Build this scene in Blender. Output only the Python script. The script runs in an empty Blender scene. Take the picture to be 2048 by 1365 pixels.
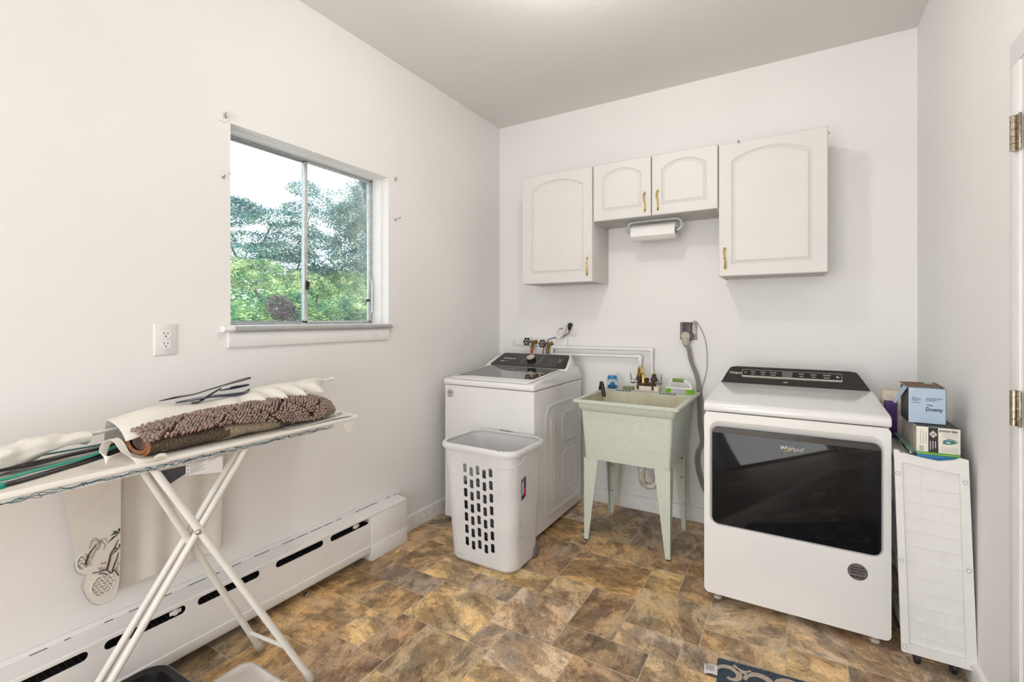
import bpy, bmesh, math, random
from mathutils import Vector, Matrix, noise
from mathutils.geometry import tessellate_polygon
random.seed(7)
S = bpy.context.scene
COL = S.collection
# ---------------------------------------------------------------- camera
cd = bpy.data.cameras.new('camera'); cam = bpy.data.objects.new('camera', cd); COL.objects.link(cam)
cd.sensor_width = 36; cd.sensor_fit = 'HORIZONTAL'; cd.lens = 947/2048*36
cd.shift_y = -45.5/2048; cd.clip_start = 0.02
cam.location = (0, 0, 1.34); cam.rotation_euler = (math.pi/2, 0, math.atan(566/947))
S.camera = cam
# ---------------------------------------------------------------- world, sun, lamps, exposure
W = bpy.data.worlds.new('world'); S.world = W; W.use_nodes = True
wn = W.node_tree.nodes; wl = W.node_tree.links
bg = wn['Background']; bg.inputs[0].default_value = (0.84, 0.92, 1.0, 1); bg.inputs[1].default_value = 5.2
sun = bpy.data.lights.new('sun', 'SUN'); sun.energy = 7; sun.angle = 0.02; sun.color = (1, .94, .82)
so = bpy.data.objects.new('sun', sun); COL.objects.link(so); so.rotation_euler = Vector((0.75, -0.25, 1.0)).to_track_quat('Z', 'Y').to_euler()
def lamp(name, kind, loc, energy, size, col, rot=None, sy=None):
    l = bpy.data.lights.new(name, kind); l.energy = energy; l.color = col
    if kind == 'AREA':
        l.size = size
        if sy: l.shape = 'RECTANGLE'; l.size_y = sy
    else: l.shadow_soft_size = size
    o = bpy.data.objects.new(name, l); COL.objects.link(o); o.location = loc
    if rot: o.rotation_euler = rot
    return o
lamp('ceiling_lamp', 'POINT', (-.77, 1.66, 2.70), 27, .06, (1, .955, .90))
# added soft fill light, unseen behind the camera, to even out the walls
lamp('added_fill_light', 'AREA', (-.75, -2.45, 1.35), 158, 2.0, (.975, .985, 1), (math.pi/2, 0, -.62), 2.4)
V = S.view_settings; V.view_transform = 'Standard'; V.look = 'None'; V.exposure = -0.67; V.gamma = 1; V.use_curve_mapping = False

# ---------------------------------------------------------------- materials
def mat(name, col, rough=.5, metal=0, nscale=0, namt=.1, bump=0, bscale=60, col2=None, trans=0, coat=0, spec=.5, alpha=1, sub=0):
    m = bpy.data.materials.new(name); m.use_nodes = True
    n = m.node_tree.nodes; l = m.node_tree.links; p = n['Principled BSDF']
    c = tuple(col)+(1,)
    p.inputs['Base Color'].default_value = c; p.inputs['Roughness'].default_value = rough; p.inputs['Metallic'].default_value = metal
    p.inputs['Specular IOR Level'].default_value = spec
    p.inputs['Transmission Weight'].default_value = trans; p.inputs['Coat Weight'].default_value = coat
    if alpha < 1: p.inputs['Alpha'].default_value = alpha
    tc = n.new('ShaderNodeTexCoord')
    ns = nscale if nscale else 9
    if not nscale: namt = min(namt, .035)
    t = n.new('ShaderNodeTexNoise'); t.inputs['Scale'].default_value = ns; t.inputs['Detail'].default_value = 5
    l.new(tc.outputs['Object'], t.inputs['Vector'])
    r = n.new('ShaderNodeValToRGB'); l.new(t.outputs['Fac'], r.inputs[0])
    r.color_ramp.elements[0].position = .35; r.color_ramp.elements[1].position = .65
    if col2: a, b = tuple(col2)+(1,), c
    else: a, b = tuple(v*(1-namt) for v in col)+(1,), tuple(min(1, v*(1+namt*.5)) for v in col)+(1,)
    r.color_ramp.elements[0].color = a; r.color_ramp.elements[1].color = b
    l.new(r.outputs[0], p.inputs['Base Color'])
    if bump:
        t2 = n.new('ShaderNodeTexNoise'); t2.inputs['Scale'].default_value = bscale; t2.inputs['Detail'].default_value = 4
        l.new(tc.outputs['Object'], t2.inputs['Vector'])
        b = n.new('ShaderNodeBump'); b.inputs['Strength'].default_value = bump; b.inputs['Distance'].default_value = .01
        l.new(t2.outputs['Fac'], b.inputs['Height']); l.new(b.outputs[0], p.inputs['Normal'])
    return m
def glassy(name, tint, gloss, rough=.02):
    m = bpy.data.materials.new(name); m.use_nodes = True
    n = m.node_tree.nodes; l = m.node_tree.links; n.remove(n['Principled BSDF'])
    t = n.new('ShaderNodeBsdfTransparent'); t.inputs[0].default_value = tuple(tint)+(1,)
    g = n.new('ShaderNodeBsdfGlossy'); g.inputs['Roughness'].default_value = rough; g.inputs[0].default_value = (1, 1, 1, 1)
    f = n.new('ShaderNodeFresnel'); f.inputs[0].default_value = 1.45
    k = n.new('ShaderNodeMath'); k.operation = 'MULTIPLY'; k.inputs[1].default_value = gloss
    x = n.new('ShaderNodeMixShader'); l.new(f.outputs[0], k.inputs[0]); l.new(k.outputs[0], x.inputs[0])
    l.new(t.outputs[0], x.inputs[1]); l.new(g.outputs[0], x.inputs[2]); l.new(x.outputs[0], n['Material Output'].inputs[0])
    return m
M = dict(
 wall=mat('wall_paint', (.845, .835, .82), .6, nscale=1.3, namt=.03, bump=.05, bscale=90, spec=.3),
 ceil=mat('ceiling_paint', (.785, .77, .75), .8, nscale=1.1, namt=.02, bump=.04, bscale=140, spec=.2),
 trim=mat('trim_paint', (.85, .845, .835), .32, nscale=14, namt=.03),
 trimd=mat('scuffed_trim_paint', (.82, .805, .79), .4, nscale=22, namt=.08),
 heater=mat('enamel_heater', (.84, .83, .815), .35, nscale=6, namt=.03),
 grout=mat('tile_grout', (.62, .53, .38), .8, nscale=30, namt=.3),
 black=mat('black_void', (.012, .011, .011), .7),
 alu=mat('aged_aluminium', (.46, .48, .50), .45, .4, nscale=60, namt=.15),
 alul=mat('light_aluminium', (.62, .64, .63), .4, .5, nscale=60, namt=.15),
 chrome=mat('chrome', (.55, .55, .54), .18, 1, nscale=80, namt=.25),
 nickel=mat('hinge_nickel', (.42, .36, .28), .3, 1, nscale=90, namt=.3),
 brass=mat('polished_brass', (.78, .55, .16), .16, 1, nscale=120, namt=.45),
 oldbrass=mat('tarnished_brass', (.26, .15, .05), .35, .9, nscale=160, namt=.6),
 bronze=mat('corroded_bronze', (.12, .07, .05), .55, .5, nscale=200, namt=.8),
 cab=mat('cabinet_white', (.70, .686, .662), .5, nscale=5, namt=.02),
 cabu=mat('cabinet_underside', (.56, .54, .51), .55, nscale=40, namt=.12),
 app=mat('appliance_enamel', (.80, .795, .785), .16, nscale=4, namt=.012, coat=.35),
 appd=mat('console_charcoal', (.022, .017, .015), .32, nscale=500, namt=.4, coat=.3),
 lidglass=mat('smoked_lid_glass', (.035, .03, .027), .04, coat=.6, spec=.9),
 doorglass=mat('smoked_door_glass', (.008, .008, .010), .045, coat=.06, spec=.22),
 silver=mat('satin_silver', (.72, .68, .62), .28, .75),
 ink=mat('pale_print', (.62, .59, .56), .5), inkd=mat('dark_print', (.03, .03, .035), .6), inkg=mat('grey_print', (.3, .29, .29), .6),
 gold=mat('gold_print', (.8, .5, .12), .35, .4),
 sticker=mat('sticker_grey', (.16, .14, .14), .4, nscale=50), stickw=mat('sticker_white', (.74, .73, .73), .5),
 plastic=mat('hamper_plastic', (.70, .70, .705), .38, nscale=7, namt=.05, bump=.05, bscale=30),
 plastw=mat('white_plastic', (.78, .775, .755), .4, nscale=18, namt=.03),
 sink=mat('laundry_tub_green', (.61, .655, .57), .38, nscale=80, namt=.07),
 sinkin=mat('stained_tub_inside', (.60, .60, .46), .5, nscale=9, namt=.22, col2=(.52, .47, .33)),
 pvc=mat('pvc_pipe', (.84, .83, .81), .35), pvcold=mat('old_pvc', (.66, .62, .54), .5, nscale=40, namt=.3),
 rubber=mat('black_rubber', (.012, .012, .014), .4), blackp=mat('black_plastic', (.015, .014, .015), .3),
 navyp=mat('navy_plastic', (.015, .024, .06), .28), greenp=mat('green_plastic', (.0, .30, .20), .3),
 tealp=mat('dark_teal_plastic', (.02, .16, .13), .3),
 red=mat('red_hose', (.65, .02, .02), .45), blue=mat('blue_hose', (.02, .08, .32), .45),
 cord=mat('grey_cord', (.25, .235, .19), .5), plug=mat('beige_plug', (.46, .44, .36), .5),
 steelp=mat('scratched_steel_plate', (.27, .235, .225), .4, .6, nscale=90, namt=.4),
 soap=mat('pale_faucet_base', (.80, .72, .60), .5, nscale=40), soapg=mat('olive_soap', (.25, .27, .12), .6, nscale=60, namt=.2),
 bluef=mat('blue_freshener', (.0, .20, .52), .15, coat=.4), bluec=glassy('pale_blue_clear', (.86, .94, .98), .7, .05),
 lime=mat('lime_bristle', (.22, .62, .01), .5), brw=mat('white_bristle', (.72, .68, .72), .5), olive=mat('olive_grip', (.17, .28, .05), .5),
 paper=mat('paper_towel', (.86, .85, .83), .9, bump=.1, bscale=300), card=mat('cardboard_core', (.10, .075, .06), .9),
 fabric=mat('cream_cloth', (.80, .77, .705), .95, nscale=14, namt=.05, bump=.12, bscale=240),
 sheer=mat('curtain_cloth', (.76, .73, .68), .95, nscale=10, namt=.05, bump=.15, bscale=220),
 lace=mat('lace_white', (.78, .755, .70), .95, nscale=120, namt=.08), lacehole=mat('lace_shadow_net', (.50, .48, .44), .95),
 cover=mat('board_cover', (.66, .62, .56), .85, nscale=12, namt=.05), coverw=mat('board_edge_white', (.84, .82, .78), .6), skirt=mat('board_skirt', (.62, .62, .60), .8),
 legw=mat('enamel_legs', (.74, .73, .69), .3, nscale=12, namt=.05),
 chen=mat('chenille', (.34, .25, .215), .9, nscale=25, namt=.28), chenb=mat('chenille_maroon', (.085, .018, .014), .95, nscale=50, namt=.3),
 rugd=mat('brown_rug', (.13, .095, .065), .95, nscale=160, namt=.6, bump=.6, bscale=500), rugl=mat('tan_rug', (.42, .345, .245), .95, nscale=220, namt=.5, bump=.6, bscale=500),
 latex=mat('orange_latex_backing', (.36, .14, .055), .6, nscale=30, namt=.4), pinkr=mat('rolled_core', (.16, .09, .07), .6, nscale=20, namt=.4),
 thr_g=mat('embroidery_green', (.045, .065, .02), .8), thr_b=mat('embroidery_brown', (.075, .035, .03), .8), thr_o=mat('embroidery_orange', (.50, .26, .14), .8), thr_s=mat('embroidery_sage', (.30, .33, .25), .8), thr_n=mat('stitch_grey', (.40, .37, .33), .9),
 weave=mat('grey_mesh_pocket', (.06, .055, .065), .8, nscale=300, namt=.7),
 bl_line=mat('blue_line_print', (.03, .07, .16), .7), gn_line=mat('green_line_print', (.06, .25, .17), .7),
 ltblue=mat('carton_blue', (.44, .56, .70), .5, nscale=6, namt=.05), boxw=mat('carton_white', (.78, .745, .67), .6, nscale=16, namt=.04), boxk=mat('carton_black', (.02, .018, .018), .5, nscale=40),
 boxg=mat('worn_carton_side', (.42, .385, .345), .8, nscale=30, namt=.2), purple=mat('purple_carton', (.05, .015, .12), .6), brownc=mat('brown_carton', (.16, .10, .06), .8), beige=mat('beige_carton', (.62, .55, .44), .8, nscale=50, namt=.15),
 tealpr=mat('teal_print', (.03, .17, .18), .5), mint=mat('mint_print', (.30, .52, .38), .6),
 clearg=glassy('clear_greenish_plastic', (.50, .64, .60), 2.5, .15), clearw=mat('cloudy_plastic', (.60, .55, .51), .35, trans=.0, nscale=20), limeb=mat('green_bag_edge', (.16, .42, .05), .4), blueb=mat('blue_folder', (.02, .16, .36), .5),
 matb=mat('blue_mat', (.055, .085, .125), .95, nscale=120, namt=.4, bump=.8, bscale=300), matc=mat('cream_mat', (.60, .50, .41), .95, nscale=120, namt=.15, bump=.8, bscale=300),
 clothes=mat('dark_laundry', (.035, .035, .05), .9, nscale=12, col2=(.14, .14, .15), bump=.8, bscale=25),
 bark=mat('bark', (.09, .065, .05), .9, nscale=8, namt=.4, bump=.5, bscale=20), bounce_ground=mat('pale_bounce_ground', (.50, .50, .48), .95, nscale=3, namt=.2),
 doorp=mat('door_paint', (.78, .755, .715), .4), bluedoor=mat('blue_door_paint', (.10, .14, .30), .4), hallfloor=mat('hall_floorboards', (.20, .10, .06), .4, nscale=8, namt=.3),
 foot=mat('levelling_foot', (.55, .52, .45), .6),
)
M['win'] = glassy('window_glass', (.93, .96, .96), .9)
def leafmat(name, a, b, c):
    m = bpy.data.materials.new(name); m.use_nodes = True
    n = m.node_tree.nodes; l = m.node_tree.links; p = n['Principled BSDF']; p.inputs['Roughness'].default_value = .55
    tc = n.new('ShaderNodeTexCoord'); t = n.new('ShaderNodeTexNoise'); t.inputs['Scale'].default_value = 5.5; t.inputs['Detail'].default_value = 9
    l.new(tc.outputs['Object'], t.inputs['Vector']); r = n.new('ShaderNodeValToRGB'); l.new(t.outputs['Fac'], r.inputs[0])
    e = r.color_ramp.elements; e[0].position = .36; e[0].color = a+(1,); e[1].position = .66; e[1].color = c+(1,)
    x = e.new(.5); x.color = b+(1,)
    l.new(r.outputs[0], p.inputs['Base Color'])
    tr = n.new('ShaderNodeBsdfTranslucent'); l.new(r.outputs[0], tr.inputs[0]); mx = n.new('ShaderNodeMixShader'); mx.inputs[0].default_value = .3
    l.new(p.outputs[0], mx.inputs[1]); l.new(tr.outputs[0], mx.inputs[2]); l.new(mx.outputs[0], n['Material Output'].inputs[0])
    return m
M['lf_teal'] = leafmat('leaf_teal', (.05, .12, .15), (.10, .21, .21), (.30, .42, .25))
M['lf_green'] = leafmat('leaf_green', (.04, .14, .11), (.12, .28, .13), (.46, .58, .24))
M['lf_yellow'] = leafmat('leaf_yellow', (.05, .15, .10), (.22, .36, .15), (.72, .76, .44))
M['lf_purple'] = leafmat('leaf_purple', (.06, .04, .06), (.11, .07, .10), (.18, .12, .13))
M['lf_red'] = leafmat('leaf_red', (.35, .12, .10), (.5, .22, .18), (.6, .4, .3))
def tilemat():
    m = bpy.data.materials.new('slate_vinyl'); m.use_nodes = True
    n = m.node_tree.nodes; l = m.node_tree.links; p = n['Principled BSDF']
    N = lambda k: n.new('ShaderNode'+k)
    oi = N('ObjectInfo'); tc = N('TexCoord')
    rot = N('Math'); rot.operation = 'MULTIPLY'; rot.inputs[1].default_value = 6.28; l.new(oi.outputs['Random'], rot.inputs[0])
    vr = N('VectorRotate'); vr.rotation_type = 'Z_AXIS'; l.new(tc.outputs['Object'], vr.inputs['Vector']); l.new(rot.outputs[0], vr.inputs['Angle'])
    off = N('VectorMath'); off.operation = 'ADD'; sc = N('Math'); sc.operation = 'MULTIPLY'; sc.inputs[1].default_value = 37
    l.new(oi.outputs['Random'], sc.inputs[0]); l.new(vr.outputs[0], off.inputs[0]); l.new(sc.outputs[0], off.inputs[1])
    st = N('Mapping'); st.inputs['Scale'].default_value = (1, 1.6, 1); l.new(off.outputs[0], st.inputs[0])
    def noise_(scale, det, dist, ro=.6):
        t = N('TexNoise'); t.inputs['Scale'].default_value = scale; t.inputs['Detail'].default_value = det; t.inputs['Distortion'].default_value = dist; t.inputs['Roughness'].default_value = ro
        l.new(st.outputs[0], t.inputs['Vector']); return t
    a = noise_(3.4, 12, .5, .66); b = noise_(11, 14, .5, .80); c = noise_(90, 8, .4, .85)
    rg = N('TexNoise'); rg.noise_type = 'RIDGED_MULTIFRACTAL'; rg.inputs['Scale'].default_value = 7; rg.inputs['Detail'].default_value = 8; rg.inputs['Roughness'].default_value = .62; rg.inputs['Distortion'].default_value = .5; l.new(st.outputs[0], rg.inputs['Vector'])
    r1 = N('ValToRGB'); l.new(a.outputs['Fac'], r1.inputs[0]); e = r1.color_ramp.elements
    e[0].position = .38; e[0].color = (.50, .47, .46, 1); e[1].position = .62; e[1].color = (1.24, 1.21, 1.15, 1)
    x = e.new(.488); x.color = (.70, .65, .60, 1); x = e.new(.50); x.color = (.98, .93, .86, 1)
    r2 = N('ValToRGB'); l.new(b.outputs['Fac'], r2.inputs[0]); e = r2.color_ramp.elements
    e[0].position = .38; e[0].color = (.44, .38, .35, 1); e[1].position = .64; e[1].color = (1.34, 1.33, 1.30, 1); x = e.new(.49); x.color = (.98, .96, .94, 1)
    r3 = N('ValToRGB'); l.new(c.outputs['Fac'], r3.inputs[0]); e = r3.color_ramp.elements
    e[0].position = .38; e[0].color = (.70, .66, .62, 1); e[1].position = .60; e[1].color = (1.16, 1.16, 1.16, 1)
    r4 = N('ValToRGB'); l.new(rg.outputs['Fac'], r4.inputs[0]); e = r4.color_ramp.elements
    e[0].position = .25; e[0].color = (1.05, 1.04, 1.02, 1); e[1].position = .95; e[1].color = (.62, .55, .50, 1); x = e.new(.7); x.color = (.98, .96, .93, 1)
    def mul(u, v):
        q = N('MixRGB'); q.blend_type = 'MULTIPLY'; q.inputs[0].default_value = 1; l.new(u, q.inputs[1]); l.new(v, q.inputs[2]); return q.outputs[0]
    o = mul(mul(mul(mul(oi.outputs['Color'], r1.outputs[0]), r2.outputs[0]), r3.outputs[0]), r4.outputs[0])
    # warm / cool swing
    w = noise_(3.1, 4, 1.0); rw = N('ValToRGB'); l.new(w.outputs['Fac'], rw.inputs[0]); e = rw.color_ramp.elements
    e[0].position = .4; e[0].color = (.97, .97, 1.03, 1); e[1].position = .6; e[1].color = (1.12, 1.0, .84, 1)
    o = mul(o, rw.outputs[0]); l.new(o, p.inputs['Base Color'])
    p.inputs['Roughness'].default_value = .42
    bp = N('Bump'); bp.inputs['Strength'].default_value = .35; bp.inputs['Distance'].default_value = .004; l.new(b.outputs['Fac'], bp.inputs['Height']); l.new(bp.outputs[0], p.inputs['Normal'])
    return m
M['tile'] = tilemat()

# ---------------------------------------------------------------- mesh helpers (world coordinates throughout)
TINY = {'printed_lines', 'printed_mark', 'cycle_names', 'button_print', 'label_print', 'label_dots', 'green_stitching', 'slot', 'scuff_mark', 'white_emblem', 'iron_picture', 'soap_dip', 'screw_hole', 'ridges', 'embroidered_trunks', 'embroidered_fronds', 'embroidered_palm_leaves', 'embroidered_coconuts', 'label_red_part', 'brand_lettering', 'sticker_text', 'maker_lettering', 'rivet', 'screw', 'lace_medallion'}
def wpos(o):
    p = Vector((0, 0, 0))
    while o: p += o.location; o = o.parent
    return p
def obj(name, bm, m, parent=None, smooth=32, keep=False):
    me = bpy.data.meshes.new(name)
    if smooth and not keep: bmesh.ops.recalc_face_normals(bm, faces=bm.faces)
    bm.to_mesh(me); bm.free()
    for mm in (m if isinstance(m, (list, tuple)) else [m]): me.materials.append(M[mm])
    if smooth:
        me.shade_smooth(); me.set_sharp_from_angle(angle=math.radians(smooth))
    o = bpy.data.objects.new(name, me); COL.objects.link(o)
    if name in TINY: o['kind'] = 'stuff'
    if parent: o.parent = parent; o.location = -wpos(parent)
    return o
def tag(o, label=None, cat=None, group=None, kind=None):
    for k, v in (('label', label), ('category', cat), ('group', group), ('kind', kind)):
        if v: o[k] = v
    return o
def thing(name, label, cat, loc, group=None):
    o = bpy.data.objects.new(name, None); COL.objects.link(o); o.location = loc; o.empty_display_size = .05
    return tag(o, label, cat, group)
def struct(name, bm, m, parent=None, **k):
    return tag(obj(name, bm, m, parent, **k), kind='structure')
def box(bm, x0, x1, y0, y1, z0, z1, bev=0, seg=2, mi=0, axis=None):
    vs = [bm.verts.new((x, y, z)) for z in (z0, z1) for y in (y0, y1) for x in (x0, x1)]
    fs = [bm.faces.new([vs[i] for i in q]) for q in ((0, 2, 3, 1), (4, 5, 7, 6), (0, 1, 5, 4), (2, 6, 7, 3), (0, 4, 6, 2), (1, 3, 7, 5))]
    for f in fs: f.material_index = mi
    if bev:
        es = {e for f in fs for e in f.edges}
        if axis is not None: es = {e for e in es if abs((e.verts[0].co-e.verts[1].co).normalized()[axis]) > .9}
        bmesh.ops.bevel(bm, geom=list(es), offset=bev, segments=seg, affect='EDGES', profile=.5)
    return bm
def bxo(name, m, parent, *a, **k): return obj(name, box(bmesh.new(), *a, **k), m, parent)
def frame_of(d, up=(0, 0, 1)):
    d = d.normalized(); up = Vector(up)
    if abs(d.dot(up)) > .98: up = Vector((1, 0, 0)) if abs(d.x) < .9 else Vector((0, 1, 0))
    a = d.cross(up).normalized(); return a, a.cross(d).normalized()
def smooth_path(pts, n=6):
    P = [Vector(p) for p in pts]
    if len(P) < 3 or n < 2: return P
    out = []
    for i in range(len(P)-1):
        a = P[max(i-1, 0)]; b = P[i]; c = P[i+1]; d = P[min(i+2, len(P)-1)]
        for j in range(n):
            t = j/n
            out.append(.5*((2*b)+(c-a)*t+(2*a-5*b+4*c-d)*t*t+(3*b-a-3*c+d)*t**3))
    return out+[P[-1]]
def tube(bm, pts, r, seg=10, n=6, cap=True, flat=1, mi=0, r1=None, up=(0, 0, 1)):
    P = smooth_path(pts, n); rings = []; pa = None
    for i, p in enumerate(P):
        d = (P[min(i+1, len(P)-1)]-P[max(i-1, 0)])
        if pa is None: a, b = frame_of(d, up)
        else:
            a = (pa-d.normalized()*pa.dot(d.normalized())).normalized(); b = a.cross(d.normalized())
        pa = a; k = r if r1 is None else r+(r1-r)*i/(len(P)-1)
        if isinstance(r, (list, tuple)):
            f = i/(len(P)-1)*(len(r)-1); j = min(int(f), len(r)-2); k = r[j]+(r[j+1]-r[j])*(f-j)
        rings.append([bm.verts.new(p+a*math.cos(t)*k+b*math.sin(t)*k*flat) for t in (2*math.pi*q/seg for q in range(seg))])
    for u, v in zip(rings, rings[1:]):
        for q in range(seg): bm.faces.new((u[q], u[(q+1) % seg], v[(q+1) % seg], v[q])).material_index = mi
    if cap:
        bm.faces.new(rings[0][::-1]).material_index = mi; bm.faces.new(rings[-1]).material_index = mi
    return bm
def cyl(bm, a, b, r, seg=16, r1=None, mi=0): return tube(bm, [a, b], r, seg, 1, True, 1, mi, r1)
def lathe(bm, c, axis, prof, seg=24, mi=0, up=(0, 0, 1)):
    ax = Vector(axis).normalized(); a, b = frame_of(ax, up); c = Vector(c); rings = []
    for h, r in prof:
        rings.append([bm.verts.new(c+ax*h+(a*math.cos(t)+b*math.sin(t))*max(r, 1e-4)) for t in (2*math.pi*q/seg for q in range(seg))])
    for u, v in zip(rings, rings[1:]):
        for q in range(seg): bm.faces.new((u[q], u[(q+1) % seg], v[(q+1) % seg], v[q])).material_index = mi
    bm.faces.new(rings[0][::-1]).material_index = mi; bm.faces.new(rings[-1]).material_index = mi
    return bm
def plate(bm, outer, holes, f, w0, w1, mi=0, mside=None):
    """polygon with holes in (u,v), thickness from w0 to w1, mapped by f(u,v,w)"""
    loops = [outer]+list(holes)
    tri = tessellate_polygon([[Vector((u, v, 0)) for u, v in L] for L in loops])
    flat = [p for L in loops for p in L]
    A = [bm.verts.new(f(u, v, w1)) for u, v in flat]; B = [bm.verts.new(f(u, v, w0)) for u, v in flat]
    for t in tri:
        try:
            bm.faces.new([A[i] for i in t]).material_index = mi; bm.faces.new([B[i] for i in t[::-1]]).material_index = mi
        except ValueError: pass
    s = 0
    for L in loops:
        for i in range(len(L)):
            j = (i+1) % len(L)
            try: bm.faces.new((A[s+i], A[s+j], B[s+j], B[s+i])).material_index = mi if mside is None else mside
            except ValueError: pass
        s += len(L)
    return bm
XZ = lambda y, s=-1: (lambda u, v, w: (u, y+s*w, v))     # w grows towards -y
YZ = lambda x, s=1: (lambda u, v, w: (x+s*w, u, v))      # w grows towards +x
XY = lambda z: (lambda u, v, w: (u, v, z+w))
def rrect(x0, x1, y0, y1, r, n=5):
    P = []
    for cx, cy, a0 in ((x1-r, y0+r, -90), (x1-r, y1-r, 0), (x0+r, y1-r, 90), (x0+r, y0+r, 180)):
        for i in range(n+1):
            a = math.radians(a0+90*i/n); P.append((cx+r*math.cos(a), cy+r*math.sin(a)))
    return P
def circ(x, y, r, n=16, ry=None): return [(x+r*math.cos(2*math.pi*i/n), y+(ry or r)*math.sin(2*math.pi*i/n)) for i in range(n)]
def prism(bm, poly, f, w0, w1, bev=0, seg=2, mi=0):
    A = [bm.verts.new(f(u, v, w0)) for u, v in poly]; B = [bm.verts.new(f(u, v, w1)) for u, v in poly]
    fs = [bm.faces.new(A[::-1]), bm.faces.new(B)]
    for i in range(len(poly)):
        j = (i+1) % len(poly); fs.append(bm.faces.new((A[i], A[j], B[j], B[i])))
    for q in fs: q.material_index = mi
    if bev: bmesh.ops.bevel(bm, geom=list({e for q in fs for e in q.edges}), offset=bev, segments=seg, affect='EDGES', profile=.5)
    return bm
def grid(bm, nu, nv, f, mi=0, closeu=False):
    V_ = [[bm.verts.new(f(i/(nu-(0 if closeu else 1)), j/(nv-1))) for j in range(nv)] for i in range(nu)]
    for i in range(nu if closeu else nu-1):
        for j in range(nv-1):
            k = (i+1) % nu
            bm.faces.new((V_[i][j], V_[k][j], V_[k][j+1], V_[i][j+1])).material_index = mi
    return V_
def sheet(bm, nu, nv, f, th=.0015, mi=0):
    """a cloth-like sheet with thickness"""
    b2 = bmesh.new(); grid(b2, nu, nv, f); bmesh.ops.recalc_face_normals(b2, faces=b2.faces); b2.normal_update()
    off = {}
    A = {v: bm.verts.new(v.co) for v in b2.verts}; B = {v: bm.verts.new(v.co-v.normal*th) for v in b2.verts}
    for q in b2.faces:
        bm.faces.new([A[v] for v in q.verts]).material_index = mi; bm.faces.new([B[v] for v in reversed(q.verts)]).material_index = mi
    for e in b2.edges:
        if len(e.link_faces) == 1:
            a, b = e.verts; bm.faces.new((A[a], A[b], B[b], B[a])).material_index = mi
    b2.free(); return bm
_TX = {}
def text(name, s, size, m, parent, org, ux, uy, align='LEFT', th=.0004, bold=0, sx=1):
    c = bpy.data.curves.new('t', 'FONT'); c.body = s; c.size = size; c.align_x = align; c.align_y = 'CENTER'; c.offset = bold; c.resolution_u = 2
    o = bpy.data.objects.new('t', c); COL.objects.link(o)
    me = bpy.data.meshes.new_from_object(o.evaluated_get(bpy.context.evaluated_depsgraph_get()))
    bpy.data.objects.remove(o)
    ux = Vector(ux).normalized(); uy = Vector(uy).normalized(); n = ux.cross(uy); org = Vector(org)
    bm = bmesh.new(); bm.from_mesh(me)
    bmesh.ops.solidify(bm, geom=list(bm.faces), thickness=-th)
    for v in bm.verts: v.co = org+ux*v.co.x*sx+uy*v.co.y+n*v.co.z
    return obj(name, bm, m, parent, smooth=0)
def dup(root, d, label=None, names=True):
    r = root.copy(); COL.objects.link(r); r.location = root.location+Vector(d)
    if label: r['label'] = label
    for ch in list(root.children):
        c = ch.copy(); COL.objects.link(c); c.parent = r
        for g in ch.children:
            e = g.copy(); COL.objects.link(e); e.parent = c
    return r
LW, RW, BW, CH, FW = -2.097, .566, 3.31, 2.908, -2.65
# ---------------------------------------------------------------- structure
bm = bmesh.new(); box(bm, LW-.16, RW+.12, FW-2.6, BW+.12, -.06, -.0012); floor_o = struct('floor', bm, 'grout')
bm = bmesh.new(); box(bm, LW-.16, RW+.12, FW-2.6, BW+.12, CH, CH+.12); struct('ceiling', bm, 'ceil')
WY0, WY1, WZ0, WZ1 = 1.134, 2.062, 1.297, 2.185
bm = bmesh.new(); plate(bm, [(FW-2.6, -.06), (BW+.12, -.06), (BW+.12, CH+.02), (FW-2.6, CH+.02)], [[(WY0, WZ0), (WY1, WZ0), (WY1, WZ1), (WY0, WZ1)]], YZ(LW, -1), 0, .15); struct('wall_left', bm, 'wall', smooth=20)
bm = bmesh.new(); box(bm, LW-.1, RW+.1, BW, BW+.12, -.05, CH+.02); struct('wall_back', bm, 'wall')
bm = bmesh.new(); plate(bm, [(FW, -.05), (1.052, -.05), (1.052, 2.092), (1.942, 2.092), (1.942, -.05), (BW, -.05), (BW, CH+.02), (FW, CH+.02)], [], YZ(RW, 1), 0, .12); struct('wall_right', bm, 'wall', smooth=20)
bm = bmesh.new(); plate(bm, [(LW, -.05), (-.85, -.05), (-.85, 2.06), (.25, 2.06), (.25, -.05), (RW, -.05), (RW, CH+.02), (LW, CH+.02)], [], XZ(FW, -1), 0, .12); struct('wall_front', bm, 'wall', smooth=20)
bm = bmesh.new(); box(bm, LW, RW, FW-2.6, FW-2.5, -.05, CH); struct('wall_hall', bm, 'wall')
# blue door standing open in the doorway behind the photographer
d2 = tag(thing('door_2', None, None, (.25, FW-.13, 0)), kind='structure')
bxo('door_leaf', 'bluedoor', d2, .19, .232, FW-.93, FW-.13, .01, 2.04, bev=.004)
bxo('door_handle', 'brass', d2, .16, .19, FW-.87, FW-.83, .95, 1.02, bev=.01)
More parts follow.
